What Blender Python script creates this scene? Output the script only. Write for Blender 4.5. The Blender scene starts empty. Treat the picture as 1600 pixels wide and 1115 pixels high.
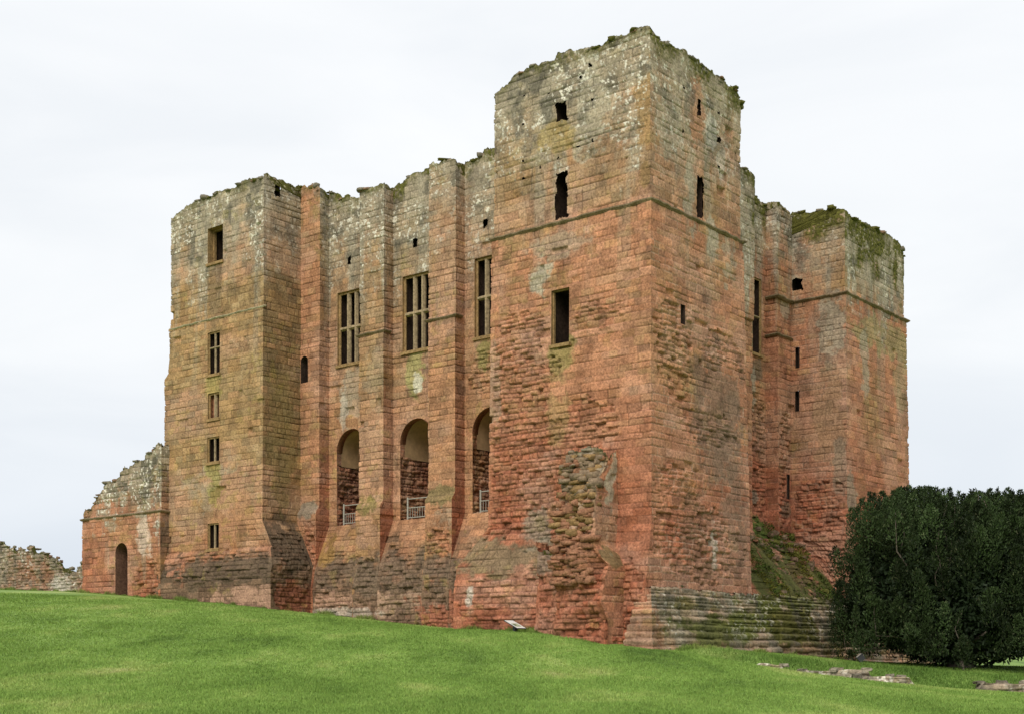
import bpy, math, random
import numpy as np
from mathutils import Vector
random.seed(7); RNG = np.random.default_rng(7)
scene = bpy.context.scene
col = scene.collection

# ------------------------------------------------------------------ camera
cam_d = bpy.data.cameras.new('camera'); cam = bpy.data.objects.new('camera', cam_d); col.objects.link(cam)
cam.location = (0, 0, 0); cam.rotation_euler = (math.radians(90), 0, 0)
cam_d.sensor_width = 36; cam_d.lens = 2072 / 1600 * 36
cam_d.shift_y = (1019 - 557.5) / 1600
cam_d.clip_start = .1; cam_d.clip_end = 9000
scene.camera = cam
# ------------------------------------------------------------------ world, sun, exposure
scene.view_settings.view_transform = 'Standard'; scene.view_settings.look = 'None'
scene.view_settings.exposure = 0; scene.view_settings.gamma = 1
SUN_AZ, SUN_EL = math.radians(-160), math.radians(40)     # azimuth from +Y towards +X: behind the camera
world = bpy.data.worlds.new('World'); scene.world = world; world.use_nodes = True
wn = world.node_tree.nodes; wl = world.node_tree.links; wn.clear()
wo = wn.new('ShaderNodeOutputWorld')
sky = wn.new('ShaderNodeTexSky'); sky.sky_type = 'NISHITA'; sky.sun_disc = False
sky.sun_elevation = SUN_EL; sky.sun_rotation = SUN_AZ
bg1 = wn.new('ShaderNodeBackground'); bg1.inputs[1].default_value = .1; wl.new(sky.outputs[0], bg1.inputs[0])
tc = wn.new('ShaderNodeTexCoord'); sep = wn.new('ShaderNodeSeparateXYZ'); wl.new(tc.outputs['Generated'], sep.inputs[0])
elr = wn.new('ShaderNodeValToRGB'); wl.new(sep.outputs[2], elr.inputs[0])
e = elr.color_ramp.elements; e[0].position = 0; e[0].color = (.70, .77, .86, 1)
e[1].position = 1; e[1].color = (1.25, 1.27, 1.3, 1)
for p, c in ((.10, (.845, .887, .94)), (.22, (.965, .985, 1.0)), (.45, (1.0, 1.015, 1.03)), (.6, (1.12, 1.13, 1.15))):
    k = elr.color_ramp.elements.new(p); k.color = (*c, 1)
mp = wn.new('ShaderNodeMapping'); mp.inputs['Scale'].default_value = (2.2, 2.2, 7); mp.inputs['Location'].default_value = (3.1, .4, 1.7)
wl.new(tc.outputs['Generated'], mp.inputs[0])
nz = wn.new('ShaderNodeTexNoise'); nz.inputs['Scale'].default_value = 1.6; nz.inputs['Detail'].default_value = 6; nz.inputs['Roughness'].default_value = .5
nz.inputs['Distortion'].default_value = .6
wl.new(mp.outputs[0], nz.inputs['Vector'])
cr = wn.new('ShaderNodeValToRGB'); wl.new(nz.outputs[0], cr.inputs[0])
cr.color_ramp.elements[0].position = .33; cr.color_ramp.elements[0].color = (.935, .95, .968, 1)
cr.color_ramp.elements[1].position = .66; cr.color_ramp.elements[1].color = (1.03, 1.03, 1.03, 1)
mul = wn.new('ShaderNodeMixRGB'); mul.blend_type = 'MULTIPLY'; mul.inputs[0].default_value = 1
wl.new(elr.outputs[0], mul.inputs[1]); wl.new(cr.outputs[0], mul.inputs[2])
bg2 = wn.new('ShaderNodeBackground'); bg2.inputs[1].default_value = 1.0; wl.new(mul.outputs[0], bg2.inputs[0])
mixw = wn.new('ShaderNodeMixShader'); mixw.inputs[0].default_value = .95
wl.new(bg1.outputs[0], mixw.inputs[1]); wl.new(bg2.outputs[0], mixw.inputs[2]); wl.new(mixw.outputs[0], wo.inputs[0])
sun_d = bpy.data.lights.new('sun', 'SUN'); sun_d.energy = 2.2; sun_d.angle = math.radians(38); sun_d.color = (1, .955, .89)
sun = bpy.data.objects.new('sun', sun_d); col.objects.link(sun)
sd = Vector((math.sin(SUN_AZ) * math.cos(SUN_EL), math.cos(SUN_AZ) * math.cos(SUN_EL), math.sin(SUN_EL)))
sun.rotation_euler = sd.to_track_quat('Z', 'Y').to_euler(); sun.location = (-20, -40, 60)
scene.render.engine = 'CYCLES'
scene.cycles.max_bounces = 5; scene.cycles.diffuse_bounces = 3; scene.cycles.use_denoising = True

# ------------------------------------------------------------------ plan axes: u runs left-back, v right-back from the near corner
_a = math.atan2(2500, 2072)
L = np.array([-math.sin(_a), math.cos(_a)]); R = np.array([math.cos(_a), math.sin(_a)])
C0 = np.array([216 / 2072 * 50, 50.])
def W(u, v, z):
    u, v, z = np.broadcast_arrays(np.asarray(u, float), np.asarray(v, float), np.asarray(z, float))
    return np.stack([C0[0] + u * L[0] + v * R[0], C0[1] + u * L[1] + v * R[1], z], -1)

# ------------------------------------------------------------------ noise
def hsh(*a):
    h = np.zeros(np.broadcast(*a).shape, np.uint64) + np.uint64(0x9E3779B9)
    for i, x in enumerate(a):
        x = np.asarray(x).astype(np.int64).astype(np.uint64)
        h = (h ^ (x + np.uint64(0x7F4A7C15 + i * 7919))) * np.uint64(0xBF58476D1CE4E5B9)
        h ^= h >> np.uint64(29)
    h = h * np.uint64(0x94D049BB133111EB); h ^= h >> np.uint64(32)
    return (h & np.uint64(0xFFFFFF)).astype(float) / 16777215.
def vnoise(x, y, seed=0):
    xi = np.floor(x); yi = np.floor(y); fx = x - xi; fy = y - yi
    fx = fx * fx * (3 - 2 * fx); fy = fy * fy * (3 - 2 * fy)
    a = hsh(xi, yi, seed); b = hsh(xi + 1, yi, seed); c = hsh(xi, yi + 1, seed); d = hsh(xi + 1, yi + 1, seed)
    return (a * (1 - fx) + b * fx) * (1 - fy) + (c * (1 - fx) + d * fx) * fy
def fbm(x, y, seed=0, o=4):
    s = 0; amp = .5; t = 0
    for i in range(o):
        s = s + amp * vnoise(x * 2 ** i + 17.3 * i, y * 2 ** i - 9.1 * i, seed + i * 13); t += amp; amp *= .5
    return s / t
def sst(a, b, x):
    t = np.clip((x - a) / (b - a), 0, 1); return t * t * (3 - 2 * t)

# ------------------------------------------------------------------ mesh helpers
def mesh_obj(name, V, Q, mat, parent=None, cols=None, smooth=False, tris=False):
    n = 3 if tris else 4
    V = np.asarray(V, np.float32); Q = np.asarray(Q, np.int32)
    me = bpy.data.meshes.new(name)
    me.vertices.add(len(V)); me.vertices.foreach_set('co', V.ravel())
    me.loops.add(Q.size); me.loops.foreach_set('vertex_index', Q.ravel())
    me.polygons.add(len(Q)); me.polygons.foreach_set('loop_start', np.arange(0, Q.size, n, dtype=np.int32))
    me.update(calc_edges=True)
    if smooth: me.shade_smooth()
    else: me.shade_flat()
    if cols is not None:
        at = me.color_attributes.new('col', 'FLOAT_COLOR', 'POINT')
        c4 = np.ones((len(V), 4), np.float32); c4[:, :3] = cols; at.data.foreach_set('color', c4.ravel())
    me.materials.append(mat)
    o = bpy.data.objects.new(name, me); col.objects.link(o)
    if parent is not None: o.parent = parent
    return o
class MB:
    def __init__(s): s.V = []; s.Q = []; s.C = []; s.n = 0
    def add(s, V, Q, c=None):
        V = np.asarray(V, float); s.V.append(V); s.Q.append(np.asarray(Q, int) + s.n); s.n += len(V)
        if c is not None: s.C.append(np.broadcast_to(np.asarray(c, float), (len(V), 3)))
    def box(s, o, a, b, c, colr=None):
        o, a, b, c = map(lambda x: np.asarray(x, float), (o, a, b, c))
        P = [o + i * a + j * b + k * c for k in (0, 1) for j in (0, 1) for i in (0, 1)]
        s.add(P, [(0, 2, 3, 1), (4, 5, 7, 6), (0, 1, 5, 4), (1, 3, 7, 5), (3, 2, 6, 7), (2, 0, 4, 6)], colr)
    def tube(s, pts, rad, n=8, colr=None):
        pts = [Vector(p) for p in pts]; rad = rad if hasattr(rad, '__len__') else [rad] * len(pts)
        V = []; prev = None
        for i, p in enumerate(pts):
            d = (pts[min(i + 1, len(pts) - 1)] - pts[max(i - 1, 0)]).normalized()
            x = d.orthogonal().normalized() if prev is None else (prev - d * prev.dot(d)).normalized()
            prev = x; y = d.cross(x)
            for k in range(n):
                t = 2 * math.pi * k / n; V.append(p + (x * math.cos(t) + y * math.sin(t)) * rad[i])
        Q = [(i * n + k, i * n + (k + 1) % n, (i + 1) * n + (k + 1) % n, (i + 1) * n + k) for i in range(len(pts) - 1) for k in range(n)]
        if n % 2 == 0:
            for e0 in (0, (len(pts) - 1) * n):
                for k in range(1, n - 2, 2):
                    Q.append((e0, e0 + k, e0 + k + 1, e0 + k + 2))
        s.add([tuple(v) for v in V], Q, colr)
    def build(s, name, mat, parent=None, smooth=False):
        return mesh_obj(name, np.concatenate(s.V), np.concatenate(s.Q), mat, parent,
                        np.concatenate(s.C) if s.C else None, smooth)
def tag(o, label=None, cat=None, group=None, kind=None):
    for k, v in (('label', label), ('category', cat), ('group', group), ('kind', kind)):
        if v: o[k] = v
    return o
def empty(name, loc, label, cat, group=None):
    o = bpy.data.objects.new(name, None); col.objects.link(o); o.location = loc
    return tag(o, label, cat, group)
def mat_new(name):
    m = bpy.data.materials.new(name); m.use_nodes = True
    nt = m.node_tree; return m, nt.nodes, nt.links, nt.nodes['Principled BSDF']
def stone_mat(name, base=None, fine=11, bump=.8, var=.46):
    m, n, l, bs = mat_new(name); bs.inputs['Roughness'].default_value = .95
    bs.inputs['Specular IOR Level'].default_value = .15
    g = n.new('ShaderNodeNewGeometry')
    n1 = n.new('ShaderNodeTexNoise'); n1.inputs['Scale'].default_value = fine; n1.inputs['Detail'].default_value = 5; n1.inputs['Roughness'].default_value = .65
    l.new(g.outputs['Position'], n1.inputs['Vector'])
    n2 = n.new('ShaderNodeTexNoise'); n2.inputs['Scale'].default_value = fine * .12; n2.inputs['Detail'].default_value = 5
    l.new(g.outputs['Position'], n2.inputs['Vector'])
    mr = n.new('ShaderNodeMapRange'); mr.inputs[1].default_value = .3; mr.inputs[2].default_value = .7
    mr.inputs[3].default_value = 1 - var; mr.inputs[4].default_value = 1 + var; l.new(n1.outputs[0], mr.inputs[0])
    mr2 = n.new('ShaderNodeMapRange'); mr2.inputs[1].default_value = .3; mr2.inputs[2].default_value = .7
    mr2.inputs[3].default_value = .82; mr2.inputs[4].default_value = 1.18; l.new(n2.outputs[0], mr2.inputs[0])
    mm = n.new('ShaderNodeMath'); mm.operation = 'MULTIPLY'; l.new(mr.outputs[0], mm.inputs[0]); l.new(mr2.outputs[0], mm.inputs[1])
    mx = n.new('ShaderNodeMixRGB'); mx.blend_type = 'MULTIPLY'; mx.inputs[0].default_value = 1
    if base is None:
        at = n.new('ShaderNodeAttribute'); at.attribute_name = 'col'; l.new(at.outputs['Color'], mx.inputs[1])
    else: mx.inputs[1].default_value = (*base, 1)
    l.new(mm.outputs[0], mx.inputs[2]); l.new(mx.outputs[0], bs.inputs['Base Color'])
    bp = n.new('ShaderNodeBump'); bp.inputs['Strength'].default_value = bump; bp.inputs['Distance'].default_value = .03
    l.new(n1.outputs[0], bp.inputs['Height']); l.new(bp.outputs[0], bs.inputs['Normal'])
    return m
M_STONE = stone_mat('weathered_sandstone')
M_DARK = stone_mat('shade_dark_interior_stone', (.055, .034, .024), 9)  # shade of the openings put into the stone's near-black base colour
M_TRIM = stone_mat('dressed_stone', (.30, .19, .085), 9, .4)
M_MUL = stone_mat('mullion_stone', (.33, .245, .145), 9, .4)
M_PLASTER = stone_mat('lime_plaster', (.44, .285, .15), 3, .15, .22)

# ------------------------------------------------------------------ terrain
CP = []
def cp_uv(u, v, z): w = W(u, v, 0); CP.append((w[0], w[1], z))
def cp_px(x, y, d): CP.append(((x - 800) / 2072 * d, d, (1019 - y) / 2072 * d))
for u, v, z in ((30.1, -.6, 2.80), (26, -.5, 2.5), (21.8, -.5, 2.13), (21.0, 1.6, 1.92), (17, 1.7, 1.55), (13.5, 1.6, 1.22), (9.2, -.3, .93),
                (5.1, -1.2, .82), (3, -1.7, .62), (1.0, -1.9, .33), (37, -.6, 3.32), (44, 3, 3.6), (49.7, 6.6, 3.98), (59.3, 6.6, 4.4), (66, 7, 4.6), (60, 20, 4.6),
                (-1.4, 1.0, .14), (-1.5, 4, .06), (-1.5, 7, -.03), (-1.5, 10, -.18), (-1.6, 13.5, -.38), (-1.7, 18, -.6), (-2, 24, -.8),
                (8, 30, -.5), (30, 30, 2.5), (-5, 30, -1.2)): cp_uv(u, v, z)
CP.append((0, 0, -1.6)); CP.append((-5, -6, -1.7)); CP.append((8, -6, -2.2))
for x, y, d in ((0, 1115, 20), (400, 1115, 20.5), (800, 1115, 22), (1200, 1115, 23), (1600, 1115, 24.5), (0, 1020, 36), (400, 1030, 36), (800, 1050, 36),
                (1020, 1016, 47.5), (1110, 1027, 46), (1200, 1044, 44.6), (1300, 1057, 43.3), (1400, 1068, 42), (1500, 1076, 41.4), (1600, 1083, 41), (1800, 1090, 40),
                (1110, 1036, 40), (1200, 1051, 40), (1300, 1064, 40), (1400, 1075, 39), (1500, 1083, 38), (1600, 1090, 37.5), (1200, 1058, 35), (1400, 1077, 34), (1600, 1091, 33),
                (1200, 1052, 46.2), (1300, 1068, 45.8), (1400, 1079, 45.5), (1500, 1085, 45), (1600, 1090, 45), (1110, 1031, 47.3),
                (1200, 1056, 47.0), (1300, 1073, 47.1), (1400, 1080, 47.0), (1500, 1086, 46.8), (1600, 1092, 47.2),
                (1110, 1026, 49), (1200, 1032, 48.9), (1300, 1048, 49), (1400, 1054, 49.3), (1500, 1061, 49.3), (1600, 1066, 49.6),
                (1200, 1024, 51), (1300, 1032, 52), (1400, 1042, 52.5), (1500, 1048, 52.5), (1600, 1053, 53),
                (1420, 1038, 56), (1520, 1040, 56.5), (1600, 1042, 57), (1750, 1048, 57)): cp_px(x, y, d)
CP = np.array(CP)
def _tps(r2): return np.where(r2 > 1e-9, r2 * np.log(r2 + 1e-12), 0)
_n = len(CP); _A = np.zeros((_n + 3, _n + 3)); _d2 = ((CP[:, None, :2] - CP[None, :, :2]) ** 2).sum(-1)
_A[:_n, :_n] = _tps(_d2) + np.eye(_n) * .01; _A[:_n, _n] = 1; _A[:_n, _n + 1:] = CP[:, :2]; _A[_n:, :_n] = _A[:_n, _n:].T
_w = np.linalg.solve(_A, np.concatenate([CP[:, 2], np.zeros(3)]))
def zt(x, y):
    x = np.asarray(x, float); y = np.asarray(y, float); z = np.zeros(np.broadcast(x, y).shape)
    for i in range(_n): z = z + _w[i] * _tps((x - CP[i, 0]) ** 2 + (y - CP[i, 1]) ** 2)
    z = z + _w[_n] + _w[_n + 1] * x + _w[_n + 2] * y
    r = np.hypot(x, y - 45); k = sst(70, 140, r)
    return z * (1 - k) + (-1.0) * k
def ztuv(u, v): w = W(u, v, 0); return float(zt(w[0], w[1]))

# ------------------------------------------------------------------ stone field: albedo and relief of coursed masonry
def stones(s, z, hh=.29, ll=.56, seed=0):
    zz = z + .05 * (fbm(s * .35, z * .5, 91 + seed, 2) - .5) + .02 * (vnoise(s * 2.1, z * 2.1, 5 + seed) - .5)
    ss = s + .03 * (vnoise(s * 3, z * 3, 8 + seed) - .5)
    zc = np.concatenate([[-4.], -4 + np.cumsum(hh * (.72 + .6 * hsh(np.arange(260), 3 + seed)))])
    k = np.clip(np.searchsorted(zc, zz.ravel()) - 1, 0, len(zc) - 2).reshape(zz.shape)
    h = zc[k + 1] - zc[k]; fz = zz - zc[k]
    ln = ll * (.7 + .75 * hsh(k, 11 + seed)); t = (ss - 9.7 * hsh(k, 12 + seed)) / ln
    i = np.floor(t); j0 = .62 * hsh(i, k, 13 + seed)
    i = np.where(t - i < j0, i - 1, i); a = i + .62 * hsh(i, k, 13 + seed); b = i + 1 + .62 * hsh(i + 1, k, 13 + seed)
    dx = np.minimum(t - a, b - t) * ln; dz = np.minimum(fz, h - fz)
    return k, i, dx, dz, fz / h, (t - a) / (b - a)

OR = np.array([.46, .222, .124]); RED = np.array([.35, .122, .066]); OC = np.array([.35, .215, .092]); GR = np.array([.36, .31, .225])
DK = np.array([.15, .105, .066]); MO = np.array([.085, .080, .018]); WH = np.array([.66, .60, .49]); BR = np.array([.22, .135, .085])
GRN = np.array([.07, .10, .02]); PINK = np.array([.52, .30, .20])
def mixc(c, d, k): k = np.clip(k, 0, 1)[..., None]; return c * (1 - k) + d * k

STY = {}
def style(key, base=((OR, 1),), gray=99, grw=3., grs=1., moss=(0, 0), ero=.15, red=(-9, -8), dark=(-9, -8), blobs=(), eros=(), hh=.29, ll=.56, spec=.6, streak=1., pale=0., jn=1., yl=.6, up=None):
    STY[key] = dict(base=base, gray=gray, grw=grw, grs=grs, moss=moss, ero=ero, red=red, dark=dark, blobs=blobs, eros=eros, hh=hh, ll=ll, spec=spec, streak=streak, pale=pale, jn=jn, yl=yl, up=up)

def surf(key, s, c, z, top, fade):
    """relief (m) and albedo of one wall face; s along the wall, c the plan coordinate, z height"""
    S = STY[key]
    nA = fbm(s * .45, z * .45, 21, 4); nB = fbm(s * 1.5, z * 1.5, 22, 4); nS = fbm(s * 1.7, z * .16, 23, 4); nF = fbm(s * 6, z * 6, 24, 3)
    nH = vnoise(s * 11, z * 11, 27)
    E = np.full(s.shape, S['ero'])
    for (c0, z0, rc, rz, k) in S['eros']:
        q = ((c - c0) / rc) ** 2 + ((z - z0) / rz) ** 2
        E = np.maximum(E, k * sst(1.25, .55, q + 1.6 * (nB - .5)))
    E = np.clip(E + .25 * (nA - .5), .03, 1)
    E = .15 + (E - .15) * fade
    k, i, dx, dz, fz, fx = stones(s, z, S['hh'], S['ll'])
    r1 = hsh(k, i, 31); r2 = hsh(k, i, 32); r3 = hsh(k, i, 33); r4 = hsh(k, i, 34)
    jw = (.022 + .018 * E) * (.55 + .95 * nF)
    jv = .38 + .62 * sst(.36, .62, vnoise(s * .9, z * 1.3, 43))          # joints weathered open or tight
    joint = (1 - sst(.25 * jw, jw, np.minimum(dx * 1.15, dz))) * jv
    bed = 1 - sst(.3 * jw, jw, dz)
    runs = sst(.64 - .22 * E, .80 - .22 * E, vnoise(s * 1.1, k * 3.3, 41))                # lengths of opened bed joint
    d = (r1 - .5) * (.010 + .07 * E) - joint * (.020 + .03 * E) - bed * runs * (.03 + .07 * E)
    d = d - np.where(r4 > .62, 1, 0) * sst(.12, .7, E) * .07 * sst(.42, .05, fz + .5 * (nF - .5)) * sst(0, .06, dx)
    miss = (r2 < .005 + .06 * E ** 1.2) & (dx > 0)
    d = d - np.where(miss, .05 + .09 * r3, 0) * sst(0, .04, np.minimum(dx, dz))
    # where the ashlar face has gone: smaller, rougher blocks of the core
    ER = sst(.42, .62, E + .35 * (fbm(s * .9, z * .9, 45, 3) - .5))
    k2, i2, dx2, dz2, fz2, fx2 = stones(s + .12 * (fbm(s * 1.2, z * 1.2, 47, 2) - .5), z + .16 * (fbm(s * .8, z * .8, 46, 3) - .5), .205, .36, 7)
    q1 = hsh(k2, i2, 51); q2 = hsh(k2, i2, 52); q3 = hsh(k2, i2, 53)
    j2 = 1 - sst(.006, .042, np.minimum(dx2, dz2))
    d2 = (q1 - .5) * .13 - j2 * .05 - np.where(q2 < .10, .10, 0) + (fx2 - .5) * (q3 - .5) * .09 + (fz2 - .5) * (q2 - .5) * .07 + .035 * (nF - .5)
    d = d * (1 - ER) + d2 * ER
    r1 = np.where(ER > .5, .5 * r1 + .5 * q1, r1); r3 = np.where(ER > .5, q3, r3)
    joint = joint * (1 - ER) + j2 * ER * .8
    d = d + (fx - .5) * (r3 - .5) * .05 * (.2 + E) + (nF - .5) * (.012 + .06 * E) + (nB - .5) * (.03 + .15 * E)
    pil = np.minimum(np.minimum(fx, 1 - fx) * 2.6, np.minimum(fz, 1 - fz) * 2.6)
    d = d + np.clip(E - .35, 0, 1) * .06 * (np.clip(pil, 0, 1) ** .5 - .7)
    # ---- albedo
    cc = np.zeros(s.shape + (3,))
    for (bc, w) in S['base']: cc = cc + bc * w
    cc = cc / sum(w for _, w in S['base'])
    if S['up']: cc = mixc(cc, np.array([.335, .225, .125]), S['up'][2] * sst(S['up'][0], S['up'][1], z + 1.2 * (nB - .5) * (S['up'][1] - S['up'][0])))
    cc = mixc(cc, OC, .55 * sst(.5, .75, nA) + .35 * (r4 > .8))
    cc = mixc(cc, RED, sst(S['red'][1], S['red'][0], z + 3 * (nA - .5) + 1.2 * (nS - .5)) * .8 + .3 * E * (r3 > .55))
    cc = mixc(cc, PINK * .88, .5 * sst(.5, .68, fbm(s * .28, z * .4, 71, 4)) + .2 * (r3 > .85))
    cc = cc * (.80 + .38 * r1)[..., None] * (1 + .12 * (r3[..., None] - .5) * np.array([1, 0, -1]))
    g = sst(S['gray'] - S['grw'], S['gray'] + S['grw'], z + (2.2 * S['streak']) * (nS - .5) * 2 + 3 * (nB - .5) + 1.6 * (r2 - .5))
    cc = mixc(cc, GR * (.8 + .4 * r3)[..., None], g * .82 * S['grs'])
    dr = sst(S['dark'][1], S['dark'][0], z + 2.2 * (nB - .5) + 1.2 * (r2 - .5))
    cc = mixc(cc, DK * (.7 + .75 * r3)[..., None], dr * .85)
    st = sst(.60, .72, nS) * sst(S['gray'] - 9, S['gray'], z) * S['streak']
    cc = mixc(cc, GR * .92, st * .45)
    for (c0, z0, rc, rz, colr, kk) in S['blobs']:
        q = ((c - c0) / rc) ** 2 + ((z - z0) / rz) ** 2
        cc = mixc(cc, np.asarray(colr), kk * sst(1.15, .5, q + 2.6 * (nB - .5) + .9 * (nF - .5) + .5 * (r2 - .5)))
    # white and yellow lichen
    cc = mixc(cc, np.array([.13, .115, .085]), g * .75 * sst(.54, .66, fbm(s * 1.3, z * 1.5, 69, 4)))
    sp = sst(.635, .69, fbm(s * 8.5, z * 8.5, 61, 3) + .10 * (r3 - .5)) * sst(.40, .55, fbm(s * .7, z * .7, 62, 3) + .04)
    cc = mixc(cc, WH * 1.05, sp * np.clip(g * 1.2, 0, 1) * S['spec'] * 1.0)
    yl = sst(.62, .72, fbm(s * 2.2, z * 2.6, 63, 3)) * sst(.48, .62, fbm(s * .4, z * .5, 64, 2))
    cc = mixc(cc, np.array([.34, .27, .06]), yl * .40 * S['yl'])
    # grime, joints
    cc = cc * (1 - .27 * sst(.56, .78, fbm(s * 2.0, z * 1.0, 66, 4)))[..., None]
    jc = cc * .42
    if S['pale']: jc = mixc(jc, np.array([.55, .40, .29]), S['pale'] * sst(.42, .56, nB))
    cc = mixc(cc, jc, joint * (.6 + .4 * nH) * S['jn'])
    m0, ml = S['moss']
    if m0 > 0:
        ms = sst(ml, 0, (top - z) + 1.6 * ml * (nB - .5) + .9 * ml * (nS - .5)) * m0 * sst(.22, .5, nF * .5 + nH * .5)
        cc = mixc(cc, MO * (.7 + .9 * nH)[..., None], ms); d = d + .05 * ms * nH * fade
    return d, np.clip(cc * 1.0, .012, .8)

# ------------------------------------------------------------------ a wall strip round a plan outline
ROW = .034; COLW = .037
def ragged(tp, c, seed, amp=.18):
    xs = [p[0] for p in tp]; o = np.argsort(xs)
    b = np.interp(c, np.array(xs)[o], np.array([p[1] for p in tp])[o])
    q = np.floor(c / .46 + .3 * hsh(seed, 3)); q2 = np.floor(c / .31 + .11)
    q0 = np.floor(c / 1.25 + .4)
    return b + amp * 1.0 * (hsh(q0, seed + 9) - .6) + .9 * amp * (hsh(q, seed) - .6) + amp * .5 * (hsh(q2, seed + 5) - .5) + .12 * (vnoise(c * 5, c * 0, seed) - .5)
def strip(pts, faces, s0=0.):
    """pts: plan outline; faces[i] joins pts[i] to pts[i+1]. Returns per-face (V, Q, colours)."""
    nrm = []
    for (a, b) in zip(pts[:-1], pts[1:]):
        d = np.array(b) - np.array(a); d = d / np.hypot(*d); nrm.append(np.array([-d[1], d[0]]))   # left of travel = outside
    out = []; s = s0
    for i, f in enumerate(faces):
        a = np.array(pts[i], float); b = np.array(pts[i + 1], float); ln = np.hypot(*(b - a)); n = nrm[i]
        if f.get('skip'): s += ln; out.append(None); continue
        axis = 0 if abs(b[0] - a[0]) > abs(b[1] - a[1]) else 1
        vis = f.get('vis', True)
        nc = max(2, int(ln / (COLW if vis else .5)) + 1); t = np.linspace(0, 1, nc)
        zlo, zhi = f.get('zlo', -1.), f['zhi']
        zr = np.arange(int(zlo / ROW) - 1, int(zhi / ROW) + 2) * ROW; nr = len(zr)
        ops = f.get('open', ())
        cA, cB = a[axis], b[axis]
        for op in ops:                                               # snap the grid to straight openings
            if op[0] in ('rect', 'arch'):
                if op[0] == 'arch': op = (0, op[1] - op[2], op[1] + op[2], op[3], op[3])
                for e0 in (op[1], op[2]):
                    te = (e0 - cA) / (cB - cA); q = np.argmin(abs(t - te))
                    if 0 < q < nc - 1: t[q] = te
                for e0 in (op[3], op[4]): zr[np.argmin(abs(zr - e0))] = e0
        T, Z = np.meshgrid(t, zr, indexing='ij')
        def boff(fi, tt, zz):
            if fi < 0 or fi >= len(faces): return np.zeros_like(zz)
            bf = faces[fi].get('b'); 
            if bf is None: return np.zeros_like(zz)
            pa = np.array(pts[fi], float); pb = np.array(pts[fi + 1], float); ax = 0 if abs(pb[0] - pa[0]) > abs(pb[1] - pa[1]) else 1
            return bf(pa[ax] + (pb[ax] - pa[ax]) * tt, zz)
        z1 = zr[None, :] * np.ones((nc, 1))
        own = boff(i, T, Z)
        # corners: intersection of the offset lines of the two faces that meet there
        A2 = np.zeros((nr, 2)) + a; B2 = np.zeros((nr, 2)) + b
        if i > 0: A2 = A2 + nrm[i - 1] * boff(i - 1, np.ones(nr), zr)[:, None]
        if i < len(faces) - 1: B2 = B2 + nrm[i + 1] * boff(i + 1, np.zeros(nr), zr)[:, None]
        fl = ln if ln < 4 else 2.5                                   # corner batter only bends the ends of a long face
        wa = np.clip(1 - T * ln / fl, 0, 1)[..., None]; wb = np.clip(1 - (1 - T) * ln / fl, 0, 1)[..., None]
        P = a + (b - a) * T[..., None] + (A2 - a)[None] * wa + (B2 - b)[None] * wb + n * own[..., None]
        c = cA + (cB - cA) * T
        sarr = s + T * ln
        topv = ragged(f['top'], cA + (cB - cA) * t, f.get('seed', i), f.get('amp', .11)); top = topv[:, None] + 0 * Z
        edge = np.minimum(T, 1 - T) * ln
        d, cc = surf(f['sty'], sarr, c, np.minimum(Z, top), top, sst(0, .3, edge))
        if not vis: d[1:-1] = np.minimum(d[1:-1], 0) - .05
        keep = np.ones((nc - 1, nr - 1), bool)
        cm = (c[:-1, :-1] + c[1:, 1:]) / 2; zm = (Z[:-1, :-1] + Z[1:, 1:]) / 2
        for op in ops:
            if op[0] == 'rect':
                ins = (cm > min(op[1], op[2])) & (cm < max(op[1], op[2])) & (zm > op[3]) & (zm < op[4])
                q = np.maximum(np.maximum(min(op[1], op[2]) - c, c - max(op[1], op[2])), np.maximum(op[3] - Z, Z - op[4]))
                d = d * sst(.02, .14, q)
            elif op[0] == 'arch':                                    # centre, half width, sill, spring
                _, uc, hw, zs, zp = op
                def sd_(cx, zx): return np.where(zx > zp, np.hypot(cx - uc, zx - zp) - hw, np.maximum(abs(cx - uc) - hw, zs - zx))
                ins = sd_(cm, zm) < 0; q = sd_(c, Z); d = d * sst(.03, .15, q)
                up = (Z > zp) & (abs(q) < .035); r = np.hypot(c - uc, Z - zp) + 1e-9
                dirp = (np.array(b) - a) / (cB - cA)
                mv = np.where(up, -q, 0)
                P = P + dirp * (mv * (c - uc) / r)[..., None]; Z = Z + mv * (Z - zp) / r
            else:                                                    # ragged hole: broken edges
                _, u0, u1, z0, z1_ = op
                jr = .12 * (fbm(cm * 3.1, zm * 3.7, 77, 3) - .5) * 2
                ins = (cm > min(u0, u1) + jr) & (cm < max(u0, u1) + jr) & (zm > z0 + jr) & (zm < z1_ + jr)
            keep &= ~ins
        nd = n[None, None, :] + 0 * P
        # mitre the end columns so both faces share the corner
        if i > 0: nd[0] = n + nrm[i - 1] if faces[i - 1] is not None else n
        if i < len(faces) - 1: nd[-1] = n + nrm[i + 1]
        P = P + nd * d[..., None]
        keep &= zm < top[:-1, :-1]
        Zc = np.minimum(Z, top + .02)
        V = W(P[..., 0], P[..., 1], Zc).reshape(-1, 3)
        idx = np.arange(nc * nr).reshape(nc, nr)
        Q = np.stack([idx[:-1, :-1], idx[1:, :-1], idx[1:, 1:], idx[:-1, 1:]], -1)[keep][:, ::-1]
        CC = cc.reshape(-1, 3)
        # cap: from the ragged top edge back across the wall, then down its inner side
        inn = f.get('inner')
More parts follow.
